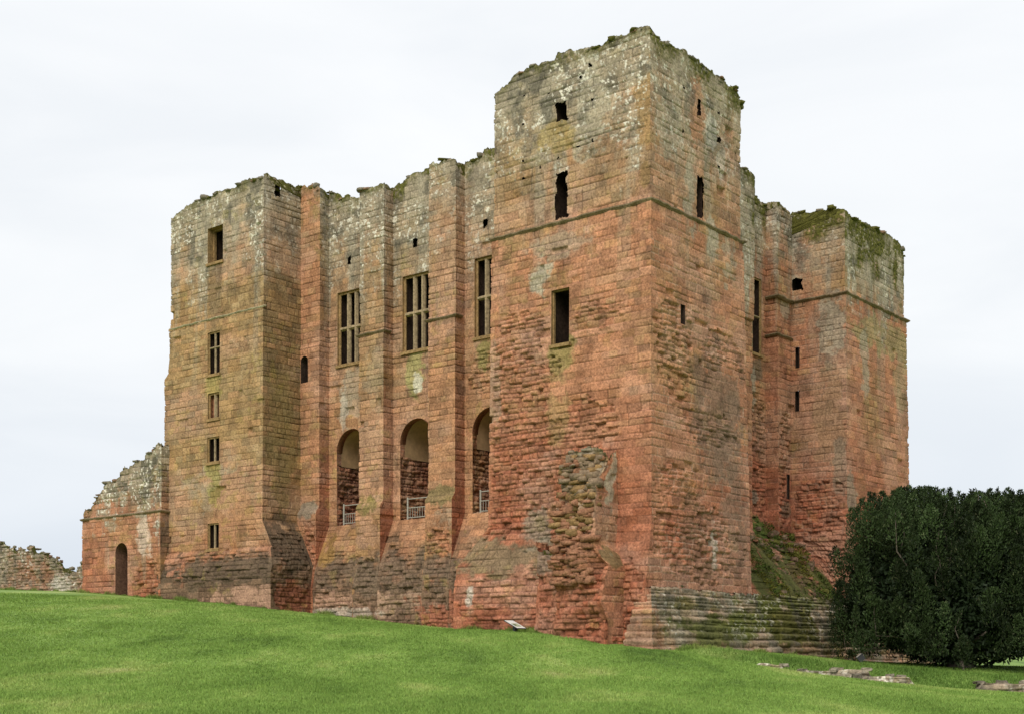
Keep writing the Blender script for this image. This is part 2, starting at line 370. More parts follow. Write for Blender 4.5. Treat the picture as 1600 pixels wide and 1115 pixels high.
        if inn:
            jt = np.clip(np.searchsorted(zr, topv) - 1, 0, nr - 1); e0 = P[np.arange(nc), jt]
            cap = []; ccap = []
            for q, (kk, dz) in enumerate(((0, 0), (.12, -.35), (.5, -.7), (1, -.8), (1, None))):
                x = e0.copy(); tgt = e0.copy(); tgt[:, inn[0]] = inn[1]
                x = e0 * (1 - kk) + tgt * kk
                z = np.full(nc, inn[2]) if dz is None else topv + dz + (.25 * (hsh(np.floor(x[:, 0] * 2), np.floor(x[:, 1] * 2), 9) - .5) if 0 < kk else 0)
                cap.append(W(x[:, 0], x[:, 1], z)); ccap.append(np.broadcast_to(MO * 1.1 if dz is not None else BR, (nc, 3)))
            o0 = len(V); m = len(cap)
            V = np.concatenate([V] + cap); CC = np.concatenate([CC] + ccap)
            id2 = o0 + np.arange(m * nc).reshape(m, nc)
            Q = np.concatenate([Q, np.stack([id2[:-1, :-1], id2[:-1, 1:], id2[1:, 1:], id2[1:, :-1]], -1).reshape(-1, 4)[:, ::-1]])
        out.append((V, Q, CC, topv, c[:, 0], P[:, -1]))
        s += ln
    return out
def join(parts):
    V = []; Q = []; CC = []; n = 0
    for p in parts:
        V.append(p[0]); Q.append(p[1] + n); CC.append(p[2]); n += len(p[0])
    return np.concatenate(V), np.concatenate(Q), np.concatenate(CC)
# drop unused vertices
def compact(V, Q, CC):
    used = np.zeros(len(V), bool); used[Q.ravel()] = True; m = np.cumsum(used) - 1
    return V[used], m[Q], CC[used]
def part(name, parts, parent, mat=None, rocks=None):
    ps = [p for p in parts if p is not None]
    if rocks: ps.append((np.concatenate(rocks.V), np.concatenate(rocks.Q), np.concatenate(rocks.C)))
    V, Q, CC = compact(*join(ps))
    return mesh_obj(name, V, Q, mat or M_STONE, parent, CC, smooth=True)

_g = np.array([(x, y, z) for x in (-1, 0, 1) for y in (-1, 0, 1) for z in (-1, 0, 1) if (x, y, z) != (0, 0, 0)], float)
def _cube26():
    ix = {tuple(p): i for i, p in enumerate(_g.astype(int))}; Q = []
    for ax in range(3):
        for sg in (-1, 1):
            o = [0, 1, 2]; o.remove(ax)
            for i in (-1, 0):
                for j in (-1, 0):
                    q = []
                    for (di, dj) in ((0, 0), (1, 0), (1, 1), (0, 1)):
                        p = [0, 0, 0]; p[ax] = sg; p[o[0]] = i + di; p[o[1]] = j + dj; q.append(ix[tuple(p)])
                    if (sg > 0) ^ (ax == 1): Q.append(q)
                    else: Q.append(q[::-1])
    return np.array(Q)
_gq = _cube26(); _gs = _g / np.linalg.norm(_g, axis=1)[:, None]
def rock(mb, p, size, colr, ang=None):
    a = random.random() * 6.3 if ang is None else ang
    b = (_g * .62 + _gs * .38 * 1.2) + RNG.normal(0, .13, _g.shape)
    b = b * np.array(size) * .5; x = b[:, 0] * math.cos(a) - b[:, 1] * math.sin(a); y = b[:, 0] * math.sin(a) + b[:, 1] * math.cos(a)
    mb.add(np.stack([x, y, b[:, 2]], -1) + np.asarray(p), _gq, np.asarray(colr) * (.75 + .5 * RNG.random((26, 1))))
def coping(parts, dens=2.2, moss=.5, sink=.03):
    mb = MB(); ang = math.atan2(R[1], R[0])
    for p in parts:
        topv, c, P = p[3], p[4], p[5]; ln = abs(c[-1] - c[0]); n = int(ln * dens)
        for _ in range(n):
            j = RNG.integers(0, len(c)); dep = RNG.random() ** 1.5 * .5
            inw = W(*(P[j]), topv[j]); off = RNG.random(3) - .5
            dirn = np.array([.1, 1, 0]) * dep
            h = .06 + .16 * RNG.random() ** 2
            cl = MO * 1.2 if RNG.random() < moss else (GR * .55 if RNG.random() < .75 else BR)
            rock(mb, inw + dirn + np.array([0, .06, h * .3 - sink - .6 * dep]), (.15 + .38 * RNG.random() ** 1.4, .2 + .25 * RNG.random(), h), cl, ang + RNG.normal(0, .3))
    return mb

# ------------------------------------------------------------------ the keep
keep = empty('castle_keep', tuple(W(11, 8, 0)), 'huge ruined red sandstone castle keep with square corner towers and mossy broken wall tops', 'castle')
keep_inv = -np.array(keep.location)
FTU, FTV = 7.71, 6.74
UB, UW = 2.75, 3.30
VB, VW = 2.37, 2.97
def talusL(plane):    # sloping foot of the long wall
    return lambda c, z: np.maximum(0, plane - np.interp(z, [-9, 3.2, 4.1, 6.25, 99], [1.8, 1.9, 2.05, 2.97, 99])) 
def buttL(plane, st=True):
    f = talusL(plane)
    return lambda c, z: np.maximum(f(c, z), (sst(7.25, 6.85, z) * .22 if st else 0) + (.05 * sst(15.2, 15.1, z)))
def talusR(plane):
    return lambda c, z: np.maximum(0, plane - np.interp(z, [-9, 2.2, 2.5, 5.1, 5.3, 6.5, 99], [-.2, -.1, .1, 2.05, 2.5, UW, UW]) + sst(6.6, 5.6, z) * (.42 * (fbm(c * .9, z * .9, 333, 3) - .5) + .1 * (fbm(c * 3, z * 3, 334, 2) - .5)))
def bat(z0, k0, k1, zl=0):    # set-off below a string and gentle batter
    return lambda c, z: k0 * (z < z0) + k1 * np.clip((z0 - z) / 15, 0, 1)
def ftv(c, z): return .08 * (z < 17.05) + .16 * np.clip((17 - z) / 14, 0, 1) + np.interp(z, [2.4, 4.9], [.42, 0]) 
def ftu(c, z): return .08 * (z < 17.05) + .14 * np.clip((17 - z) / 14, 0, 1)
def ftl(c, z): return .08 * (z < 17.05) + .1 * np.clip((17 - z) / 14, 0, 1) + np.interp(z, [3.6, 5.2], [1.5, 0])
def ftr(c, z): return .08 * (z < 17.05) + .42 * np.clip((17 - z) / 14, 0, 1)
def ltv(c, z): return .04 * (z < 16.8) + .08 * np.clip((17 - z) / 12, 0, 1) + np.interp(z, [3.9, 5.05, 5.1], [.5, .12, 0])
def lts(c, z): return .05 * np.clip((17 - z) / 12, 0, 1) + np.interp(z, [4.2, 6.4], [1.2, 0])
def ltl(c, z): return .0 + .35 * sst(14.6, 14.2, z) + .1 * (z < 16.8)
def rtb(c, z): return .10 * (z < 16.98) + .12 * np.clip((17 - z) / 10, 0, 1)

TL = [(29.84, 22.6), (29.3, 22.75), (28.5, 22.95), (28.0, 23.0), (26.5, 23.1), (25.2, 23.1), (24.4, 23.1), (24.1, 23.3), (23.2, 23.2), (22.4, 23.05)]
TLs = [(0, 23.15), (.9, 23.2), (1.2, 23.25), (2.4, 23.2)]
TB = [(22.41, 23.15), (21.7, 23.2), (21.0, 22.85), (20.6, 22.6), (20, 22.3), (19, 22.1), (18.2, 22.05), (16.6, 22.05), (15.5, 22.3), (14.2, 22.4), (13, 22.25), (12, 22.15), (11.3, 22.1), (10.6, 22.45), (7, 22.7)]
TFf = [(7.9, 23.15), (6.9, 23.45), (6.6, 23.7), (5.5, 23.75), (4.6, 23.7), (4.4, 23.95), (3.4, 23.75), (2.2, 23.6), (1.6, 23.6), (1.0, 23.65), (.5, 23.7), (0, 23.55)]
TFr = [(0, 23.5), (.7, 23.35), (1.5, 23.5), (2.4, 23.5), (3.4, 23.5), (4.4, 23.4), (5.2, 23.45), (6.74, 23.1)]
TRw = [(6, 22.2), (11, 22.2), (12.9, 22.1), (13.1, 21.75), (14.7, 21.45), (15, 21.5), (16.6, 21.2)]
TRs = [(2.75, 21.35), (1.5, 21.2), (.5, 21.0), (0, 20.9)]
TRf = [(16.5, 20.85), (17.5, 20.75), (18.7, 20.85), (19.7, 20.9), (21.5, 20.9), (22.6, 20.75), (23.3, 20.5)]

# looks of each face (colours of the stone itself, lichen and moss)
style('lt', ((np.array([.345, .225, .095]), 1.7), (OR, .4), (GR, .2)), gray=19.6, grw=2.6, moss=(.6, .45), ero=.12, red=(3.5, 8.5), dark=(4.2, 5.3), spec=1.1,
      blobs=((26, 3.9, 6, .8, DK * .8, .8), (25.5, 8.2, 2.6, 1.2, GR, .4), (24.3, 7, 2.0, 2.0, OR, .6), (26.2, 9.0, .6, 1.4, (.30, .27, .06), .55), (26.2, 13.4, .7, .7, (.36, .30, .09), .5), (23.5, 2.6, 2.6, .7, PINK, .6), (26.2, 18, .5, 2.0, DK, .45)),
      eros=((26, 4.2, 5, .9, .6),))
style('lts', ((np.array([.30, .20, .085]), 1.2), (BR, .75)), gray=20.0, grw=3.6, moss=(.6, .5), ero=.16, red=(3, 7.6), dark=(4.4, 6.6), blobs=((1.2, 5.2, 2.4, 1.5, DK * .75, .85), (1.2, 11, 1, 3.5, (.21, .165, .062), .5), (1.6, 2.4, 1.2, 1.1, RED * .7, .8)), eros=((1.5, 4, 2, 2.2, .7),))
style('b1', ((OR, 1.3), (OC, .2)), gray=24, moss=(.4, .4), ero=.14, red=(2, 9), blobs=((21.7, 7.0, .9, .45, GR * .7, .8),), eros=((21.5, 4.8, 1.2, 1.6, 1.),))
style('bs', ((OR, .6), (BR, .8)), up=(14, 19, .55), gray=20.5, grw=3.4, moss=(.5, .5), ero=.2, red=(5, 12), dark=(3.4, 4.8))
style('bw', ((OR, 1), (OC, .35)), up=(12, 17, .55), gray=18.7, grw=3.0, moss=(1., .95), ero=.14, red=(0, 7), dark=(3.4, 6.0), spec=1.0,
      blobs=((16, 3.6, 9, 1.0, (.17, .12, .08), .5), (19.6, 12.7, 1.0, 1.5, GR, .55), (15, 13.2, .7, 1.2, (.34, .31, .12), .75), (14.9, 12.6, .35, .5, WH, .7), (20, 12, .25, 1.6, WH, .4), (10.9, 13.4, .5, .8, (.26, .22, .08), .8),
             (20.6, 5.2, .5, 1.3, (.33, .19, .06), .8), (19, 2.6, 3, .55, PINK, .75), (15, 2.2, 4, .6, (.40, .26, .17), .7), (12, 1.9, 3, .8, RED, .75), (19.5, 1.9, 3, .3, WH, .4)),
      eros=((12, 2.4, 4, 1.6, .9), (16, 2.8, 9, 2.4, .66), (10.6, 12.6, 1.4, 1.2, .7)))
style('b2', ((OC, .9), (OR, 1)), up=(9, 15, .6), gray=19.0, grw=2.6, moss=(.8, .5), ero=.13, red=(0, 6), dark=(3.6, 5.6), spec=1.2, blobs=((16, 3.6, 9, 1.0, (.17, .12, .08), .7), (16, 1.75, 9, .75, (.34, .20, .13), .6), (12, 1.3, 3.2, .9, RED, .8), (19, 1.9, 4, .25, WH, .35), (17.3, 7.0, 1, .5, (.22, .17, .06), .85), (17.3, 5.6, 1., .8, PINK * .8, .5), (17, 13, .9, 1.6, GR, .3)), eros=((16, 3, 9, 2.0, .62),))
style('b3', ((OR, 1.1), (OC, .35)), up=(13, 18, .6), gray=20.4, grw=2.4, moss=(.5, .4), ero=.13, red=(0, 7), dark=(3.2, 5.0), spec=1.2, blobs=((16, 3.6, 9, 1.0, (.17, .12, .08), .7), (16, 1.75, 9, .75, (.34, .20, .13), .6), (12, 1.3, 3.2, .9, RED, .8), (19, 1.9, 4, .25, WH, .35), (12.8, 7.0, 1, .55, (.20, .155, .07), .85), (12.5, 6.1, .7, .6, GR, .4)), eros=((12.8, 4.7, 1.1, .9, .8), (14, 2.6, 9, 2.2, .7)))
style('ff', ((OR, 1), (RED, .12)), up=(16.95, 17.6, .72), yl=.4, gray=20.7, grw=2.2, moss=(.7, .5), ero=.17, red=(4, 12), spec=1.25,
      blobs=((5.25, 15.1, .55, .8, GR * 1.1, .9), (4.6, 16.2, 1.9, .5, GR, .45), (4.1, 11.8, .8, .7, (.27, .22, .08), .8), (4.3, 10.0, .55, 1.7, (.34, .23, .10), .6), (2.8, 21.3, 1.0, 1.9, GR * 1.1, .75),
             (4.6, 20.6, 1.0, .8, (.36, .25, .08), .6), (7.6, 11, .35, 2, GR, .35), (6.6, 3.9, 2.2, .9, (.24, .17, .10), .9), (5.4, 4.9, .8, .8, GR * .7, .7), (7.2, 2.35, .13, .5, WH * .9, .7), (7.15, 1.6, .2, .35, PINK, .6), (.25, 20, .45, 2.6, OC, .7), (6.6, 1.2, 2.2, .7, RED, .8), (2.2, 8.6, 1.2, .6, OR, .7), (1.9, 8.1, .35, .3, PINK, .5)),
      eros=((6.3, 10.5, 2.0, 3.8, .75), (5.5, 6.5, 3.2, 2.4, .85), (3.0, 8.6, 1.6, 1.3, .9), (2.2, 13.0, 1.8, .8, .55), (3.6, 2, 5, 1.8, .9), (3, 5, 1.5, 3, .6), (4.0, 19.4, 4, 1.4, .32)))
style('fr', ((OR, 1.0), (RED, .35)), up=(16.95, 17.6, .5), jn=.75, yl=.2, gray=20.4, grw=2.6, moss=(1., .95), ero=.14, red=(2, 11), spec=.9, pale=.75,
      blobs=((4.6, 9.5, 1.9, 3.0, (.20, .13, .088), .72), (5.6, 6.5, 1.2, 3.5, (.23, .15, .10), .6), (3.2, 4.5, 1.5, 2.0, (.24, .14, .09), .55), (4.4, 16.4, .45, 1.0, GR, .8), (5.6, 16.0, .7, 1.1, GR, .6), (1.5, 20.2, 1, 1.2, GR, .6), (4.4, 20.9, .5, .7, WH * .8, .8),
             (3.3, 21.2, .7, 1.4, OR, .7), (5.2, 19.8, .35, .9, WH * .8, .6), (2.8, 17.9, .5, 1.6, GR, .7), (.5, 8, .4, 6, OR, .5), (4.3, 4.3, .25, .9, WH * .8, .6)),
      eros=((1.6, 12.7, 1.6, 1.0, .75), (4.8, 12.2, 1.8, .9, .6), (1.5, 11, 1.2, 1.6, .5), (4.0, 9.0, 2.2, .8, .55), (3, 4.4, 3.4, 1.8, .72), (2, 6.6, 2.5, .9, .5), (2.6, 14.9, 2.5, .6, .3), (3.5, 20.6, 3.5, 1.6, .28)))
style('ba', ((OR, 1), (BR, .2)), gray=16.6, grw=1.4, moss=(1.3, 2.6), ero=.14, red=(5, 13), pale=.3, blobs=((12.6, 3.0, 6, 3.2, (.075, .085, .022), .95),), eros=((12, 8, 2, 3, .5),))
style('wr', ((OR, .5), (RED, .7), (BR, .25)), yl=.2, gray=20.0, grw=2.4, moss=(1.3, 1.5), ero=.22, red=(7, 14), dark=(-3, -2), blobs=((13, 3.0, 6, 2.6, (.075, .085, .022), .97), (13.6, 3.4, 1.6, .8, (.12, .085, .035), .8), (13.2, 5.0, 2, .25, DK * .7, .9), (14.4, 2.6, 1, .3, DK * .7, .8), (13.6, 5.8, 1.2, .7, (.075, .11, .022), .95), (13.9, 13.4, .7, .8, DK * 1.2, .8), (13.6, 12.5, .4, 1.0, GR, .6), (13.8, 7.4, .4, .3, GR * .6, .7)),
      eros=((13.8, 9, 2, 3.6, .85), (13.5, 3.5, 4, 3, .8)))
style('bb', ((OR, .6), (RED, .5), (BR, .25)), yl=.2, gray=19.6, grw=2.2, moss=(.5, .6), ero=.2, red=(7, 15), blobs=((15.7, 2.9, 2, 1.7, (.075, .085, .022), .95), (15.9, 16.6, .5, .6, GR, .6), (15.8, 6.9, .7, .4, DK * 1.3, .7)), eros=((15.7, 8.5, 1.5, 3, .7),), pale=.3)
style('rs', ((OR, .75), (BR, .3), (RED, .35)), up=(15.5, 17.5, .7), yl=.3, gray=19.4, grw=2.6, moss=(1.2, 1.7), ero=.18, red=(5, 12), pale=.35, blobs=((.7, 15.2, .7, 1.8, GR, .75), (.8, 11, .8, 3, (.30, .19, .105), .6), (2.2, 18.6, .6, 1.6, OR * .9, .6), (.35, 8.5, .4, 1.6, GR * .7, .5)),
      eros=((1.4, 6, 1.8, 2.6, .85), (1.5, 3, 2, 2, .8)))
style('rf', ((OR, .9), (RED, .55)), up=(16.9, 17.3, .7), jn=.6, yl=.15, gray=17.6, grw=1.5, grs=1.0, moss=(1.5, 2.9), ero=.12, red=(4, 13), spec=.8, blobs=((20.5, 15.6, 3.2, .9, (.30, .25, .12), .7), (18.4, 14.0, .5, 1.6, GR, .6), (22.4, 13.4, .7, 1.6, (.34, .25, .14), .6), (16.9, 7.6, .6, .9, GR * .8, .6)), eros=((19, 3, 4, 2, .5),))
style('hid', ((OR, .8), (BR, .4)), gray=19.5, grw=2.5, moss=(.5, .6), ero=.1)
# ground plan, walked clockwise seen from above so that the outside is on the left
PTS = [(29.84, 6), (29.84, 0), (22.41, 0), (22.41, VB), (21.0, VB), (21.0, VW), (18.19, VW), (18.19, VB), (16.55, VB), (16.55, VW), (13.66, VW), (13.66, VB), (12.01, VB), (12.01, VW), (FTU, VW), (FTU, 0), (0, 0), (0, FTV),
       (UW, FTV), (UW, 10.9), (UB, 10.9), (UB, 12.60), (UW, 12.60), (UW, 14.93), (UB, 14.93), (UB, 16.5), (0, 16.5), (0, 23.3), (6, 23.3)]
AX = [(19.38, 1.06), (15.0, 1.08), (10.46, 1.08)]     # archways: centre, half width
ASILL, ASPR = 6.25, 9.85
WINL = [(18.62, 20.40), (14.12, 15.93), (9.8, 11.42)]
WZ = (14.12, 17.66)
LTW = [(25.54, 26.76, 19.62, 21.40), (25.72, 26.69, 14.0, 16.12), (25.75, 26.65, 11.78, 13.06), (25.72, 26.69, 9.58, 10.84), (25.72, 26.62, 5.22, 6.5)]
iv = (1, 5.5, 11.6); iu = (0, 6.5, 11.6)
def F(sty, top, b=None, zlo=0., zhi=24.4, **k): return dict(sty=sty, top=top, b=b, zlo=zlo, zhi=zhi, **k)
holeW = lambda u, z, w=.34, h=.5: ('hole', u - w / 2, u + w / 2, z - h / 2, z + h / 2)
FACES = [
    F('hid', [(0, 22.6), (6, 22.6)], ltl, 1., vis=False),
    F('lt', TL, ltv, 1.2, inner=iv, seed=101, open=[('rect', *w) for w in LTW]),
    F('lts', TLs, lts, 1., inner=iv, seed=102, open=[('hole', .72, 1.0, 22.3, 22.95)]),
    F('b1', TB, buttL(VB), 1., inner=iv, seed=103, open=[('arch', 22.1, .27, 13.4, 14.45)]),
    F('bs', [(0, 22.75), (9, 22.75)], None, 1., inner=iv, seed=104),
    F('bw', TB, talusL(VW), .8, inner=iv, seed=105, open=[('rect', *WINL[0], *WZ), ('arch', AX[0][0], AX[0][1], ASILL, ASPR), ('hole', 19.40, 19.66, 18.92, 19.32)]),
    F('hid', [(0, 21.9), (9, 21.9)], None, 1., vis=False, inner=iv),
    F('b2', TB, buttL(VB), .6, inner=iv, seed=107),
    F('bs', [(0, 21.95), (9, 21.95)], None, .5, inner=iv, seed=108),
    F('bw', TB, talusL(VW), .4, inner=iv, seed=109, open=[('rect', *WINL[1], *WZ), ('arch', AX[1][0], AX[1][1], ASILL, ASPR), ('hole', 15.0, 15.26, 18.92, 19.32)]),
    F('hid', [(0, 22), (9, 22)], None, .5, vis=False, inner=iv),
    F('b3', TB, buttL(VB), .3, inner=iv, seed=111),
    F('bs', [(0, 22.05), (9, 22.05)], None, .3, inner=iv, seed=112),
    F('bw', TB, talusL(VW), .2, inner=iv, seed=113, open=[('rect', *WINL[2], *WZ), ('arch', AX[2][0], AX[2][1], ASILL, ASPR), ('hole', 10.68, 10.93, 18.92, 19.35)]),
    F('hid', [(0, 23.1), (9, 23.0)], ftl, 0., vis=False),
    F('ff', TFf, ftv, 0., inner=(1, 6.4, 12.), seed=115, open=[('hole', 3.94, 4.52, 17.2, 19.06), ('hole', 3.97, 4.5, 21.12, 21.85), ('rect', 3.74, 4.64, 12.24, 14.40)] +
      [holeW(u, z, .11, .11) for u, z in ((6.2, 21.5), (6.2, 20.0), (6.2, 19.3), (4.4, 19.7), (3.45, 19.9), (2.75, 20.0), (2.75, 21.6), (5.3, 19.5), (4.9, 22.4), (3.3, 22.6), (6.1, 22.6), (2.8, 22.9))]),
    F('fr', TFr, ftu, -.5, seed=116, open=[('hole', 3.34, 3.8, 17.25, 18.95), ('hole', 3.38, 3.6, 21.3, 21.95), ('rect', 1.96, 2.28, 12.74, 13.5),
      holeW(5.0, 20.8, .2, .2), holeW(5.0, 19.7, .18, .16), holeW(2.3, 20.3, .14, .16), holeW(5.0, 21.9, .14, .14), holeW(2.3, 22.0, .12, .12)]),
    F('hid', [(0, 23), (4, 22.6)], ftr, -.5, vis=False),
    F('wr', TRw, talusR(UW), -1., vis=False, inner=iu),
    F('hid', [(0, 22.1), (9, 22.1)], None, -1., vis=False, inner=iu),
    F('ba', TRw, lambda c, z: np.maximum(talusR(UB)(c, z), .12 * sst(15.30, 15.36, z)), -1., inner=iu, seed=120),
    F('hid', [(0, 22.0), (9, 22.0)], None, -1., vis=False, inner=iu),
    F('wr', TRw, talusR(UW), -1., inner=iu, seed=122, open=[('rect', 12.2, 14.45, 14.18, 17.75)]),
    F('bb', [(0, 21.55), (9, 21.55)], None, -1., inner=iu, seed=123),
    F('bb', TRw, lambda c, z: np.maximum(talusR(UB)(c, z), .06 * (z < 15.15)), -1., inner=iu, seed=124, open=[('rect', 15.95, 16.3, 7.4, 8.6)]),
    F('rs', TRs, rtb, -1., inner=iu, seed=125, open=[('rect', 2.36, 2.58, 13.75, 14.75), ('rect', 2.36, 2.58, 11.65, 12.65), ('hole', 2.2, 2.75, 17.55, 18.1)]),
    F('rf', TRf, rtb, -1.5, inner=iu, seed=126),
    F('hid', [(0, 20.6), (9, 20.6)], rtb, -1.5, vis=False),
]
RES = strip(PTS, FACES)
part('tower', [RES[i] for i in (0, 1, 2)], keep, rocks=coping([RES[1], RES[2]], 3.4, .5))['label'] = 'square ochre corner tower at the far left end'
part('tower', [RES[i] for i in (14, 15, 16, 17)], keep, rocks=coping([RES[15], RES[16]], 3.4, .6))['label'] = 'tall orange corner tower nearest the viewer'
part('tower', [RES[i] for i in (25, 26, 27)], keep, rocks=coping([RES[25], RES[26]], 3, .7))['label'] = 'moss topped corner tower at the right end'
part('main_wall', [RES[i] for i in (5, 9, 13)], keep, rocks=coping([RES[i] for i in (5, 9, 13)], 3.4, .6)); part('main_wall', [RES[i] for i in (18, 22)], keep, rocks=coping([RES[22]], 3, .7))
for ii, cp in (((3, 4), 3), ((6, 7, 8), 7), ((10, 11, 12), 11), ((19, 20, 21), 20), ((23, 24), 24)): part('buttress', [RES[i] for i in ii], keep, rocks=coping([RES[cp]], 3.2, .5))

bw = strip([(6, 23.3), (29.84, 23.3), (29.84, 6)], [F('hid', [(0, 20.5), (12, 18), (22, 20), (30, 21.5)], None, 0., 22.5, vis=False), F('hid', [(0, 22), (24, 21.5)], None, 0., 23, vis=False)], 500)
part('back_wall', bw, keep)
# ---- openings
def fpos(axis, plane, n):      # position on a wall face: along coordinate c, height z, depth into the wall
    def f(c, z, dep):
        c, z, dep = np.broadcast_arrays(np.asarray(c, float), np.asarray(z, float), np.asarray(dep, float))
        return W(c, plane + dep, z) if axis == 0 else W(plane + dep, c, z)
    return f
def tunnel(pos, outline, d0, d1, mb, back=True, floor_only=False, close=True):
    k = len(outline); o = np.array(outline)
    V = np.concatenate([pos(o[:, 0], o[:, 1], d0), pos(o[:, 0], o[:, 1], d1)])
    m = k if close else k - 1
    Q = [(i, (i + 1) % k, (i + 1) % k + k, i + k) for i in range(m)]
    mb.add(V, Q)
    if back:
        for i in range(1, k - 2, 2): mb.add(V[[k, k + i, k + i + 1, k + i + 2]], [(0, 1, 2, 3)])
def rect(u0, u1, z0, z1): return [(u0, z0), (u1, z0), (u1, z1), (u0, z1)]
def bar(pos, c0, z0, c1, z1, d, w, mb):   # moulded stone bar, chamfered section, slightly worn
    P0 = np.array([c0, z0]); P1 = np.array([c1, z1]); dr = (P1 - P0) / np.linalg.norm(P1 - P0); nr = np.array([-dr[1], dr[0]])
    n = max(2, int(np.linalg.norm(P1 - P0) / .18)); sec = [(-.5, .25), (-.22, -.28), (.22, -.28), (.5, .25), (.5, .6), (-.5, .6)]
    V = []
    for i in range(n + 1):
        q = P0 + (P1 - P0) * i / n; j = 1 + .22 * (RNG.random() - .5)
        for (a, b) in sec: V.append(pos(q[0] + nr[0] * a * w * j, q[1] + nr[1] * a * w * j, d + b * w))
    m = len(sec); Q = [(i * m + k, i * m + (k + 1) % m, (i + 1) * m + (k + 1) % m, (i + 1) * m + k) for i in range(n) for k in range(m)]
    mb.add(V, Q)
def window(pos, u0, u1, z0, z1, lights, transom, d=.18, fw=.11, deep=2.2, rv=.10, niche=True, sill=True, bw=.15, back_mat=None):
    """mullioned window: dressed frame, mullions, transom and the dark embrasure behind"""
    mb = MB(); tunnel(pos, rect(u0, u1, z0, z1), 0, d, mb, back=False)
    i0, i1, j0, j1 = u0 + fw, u1 - fw, z0 + fw * .7, z1 - fw
    for a in (rect(u0, i0, z0, z1), rect(i1, u1, z0, z1), rect(i0, i1, z0, j0), rect(i0, i1, j1, z1)):
        o = np.array(a); mb.add(pos(o[:, 0], o[:, 1], d), [(0, 1, 2, 3)])
    tunnel(pos, rect(i0, i1, j0, j1), d, d + rv, mb, back=False)
    if sill:
        o = np.array(rect(u0 - .06, u1 + .06, z0 - .14, z0 - .01))
        V = np.concatenate([pos(o[:, 0], o[:, 1], -.09), pos(o[:, 0], o[:, 1], .1)])
        mb.add(V, [(0, 1, 2, 3), (3, 2, 6, 7), (0, 3, 7, 4), (1, 5, 6, 2), (0, 4, 5, 1)])
    w = mb.build('window', M_TRIM, keep)
    for k in range(1, lights):
        m2 = MB(); c = i0 + (i1 - i0) * k / lights; bar(pos, c, j0 - .02, c, j1 + .02, d + .04, bw, m2); m2.build('mullion', M_MUL, w)
    if transom:
        m2 = MB(); bar(pos, i0 - .02, transom, i1 + .02, transom, d + .03, bw * .95, m2); m2.build('transom', M_MUL, w)
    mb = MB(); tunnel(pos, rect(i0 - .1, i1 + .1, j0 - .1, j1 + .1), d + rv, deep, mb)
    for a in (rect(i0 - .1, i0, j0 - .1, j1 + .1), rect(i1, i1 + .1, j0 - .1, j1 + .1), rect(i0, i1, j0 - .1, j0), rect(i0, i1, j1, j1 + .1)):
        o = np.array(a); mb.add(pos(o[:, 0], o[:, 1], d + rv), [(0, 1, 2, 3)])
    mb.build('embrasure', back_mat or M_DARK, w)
    return w
pLT = fpos(0, -.04, 0); pVW = fpos(0, VW, 0); pFF = fpos(0, -.12, 0); pFR = fpos(1, -.12, 0); pWR = fpos(1, UW, 0); pRS = fpos(0, 16.5 - .14, 0); pBB = fpos(1, UB - .06, 0)
for (a, b) in WINL: window(pVW, a, b, *WZ, 3, 15.9, d=.12, fw=.10, rv=.07, bw=.20)
window(fpos(0, 0, 0), LTW[0][0], LTW[0][1], LTW[0][2], LTW[0][3], 1, None, d=.36, fw=.07, deep=2.4, rv=.14)
for w, tr in ((LTW[1], 15.35), (LTW[3], None), (LTW[4], None)): window(fpos(0, -float(ltv(0, np.array((w[2] + w[3]) / 2))), 0), *w, 2, tr, d=.06, fw=.07, bw=.10, rv=.06)
M_BOARD = stone_mat('faded_boards', (.33, .16, .09), 7, .3)
window(fpos(0, -.05, 0), *LTW[2], 2, None, d=.06, fw=.08, bw=.16, deep=.28, rv=.05, back_mat=M_BOARD)
window(pFF, 3.74, 4.64, 12.24, 14.40, 1, None, d=.12, fw=.05, deep=2.4, rv=.1)
window(pWR, 12.2, 14.45, 14.18, 17.75, 3, 15.95, d=.05, fw=.08, rv=.04, bw=.12)
# slits and holes through the broken masonry
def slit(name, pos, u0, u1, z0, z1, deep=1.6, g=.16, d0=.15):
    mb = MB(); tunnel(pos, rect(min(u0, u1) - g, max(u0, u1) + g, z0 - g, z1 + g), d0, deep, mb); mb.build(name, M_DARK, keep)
slit('slit_window', fpos(0, 0, 0), 3.94, 4.52, 17.2, 19.06); slit('slit_window', fpos(0, 0, 0), 3.97, 4.5, 21.12, 21.85)
slit('slit_window', fpos(1, 0, 0), 3.34, 3.8, 17.25, 18.95); slit('blocked_slit', fpos(1, 0, 0), 3.38, 3.6, 21.3, 21.95, .35)
slit('slit_window', pFR, 1.96, 2.28, 12.74, 13.5, 1.2, 0, 0.)
slit('slit_window', pRS, 2.36, 2.58, 13.75, 14.75, 1, 0, 0.); slit('slit_window', pRS, 2.36, 2.58, 11.65, 12.65, 1, 0, 0.)
slit('broken_hole', fpos(0, 16.5, 0), 2.2, 2.75, 17.55, 18.1, .9); slit('wall_niche', pBB, 15.95, 16.3, 7.4, 8.6, .3, 0, 0.)
slit('broken_hole', fpos(1, 22.41, 0), .72, 1.0, 22.3, 22.95, .8)
for u in (19.53, 15.13, 10.8):
    slit('drain_hole', pVW, u - .18, u + .18, 18.85, 19.35, .7)
mb = MB(); tunnel(fpos(0, VB - .05, 0), [(21.83, 13.4), (22.37, 13.4), (22.37, 14.45), (22.3, 14.62), (22.1, 14.72), (21.9, 14.62)], 0, 1.4, mb); mb.build('slit_window', M_DARK, keep)
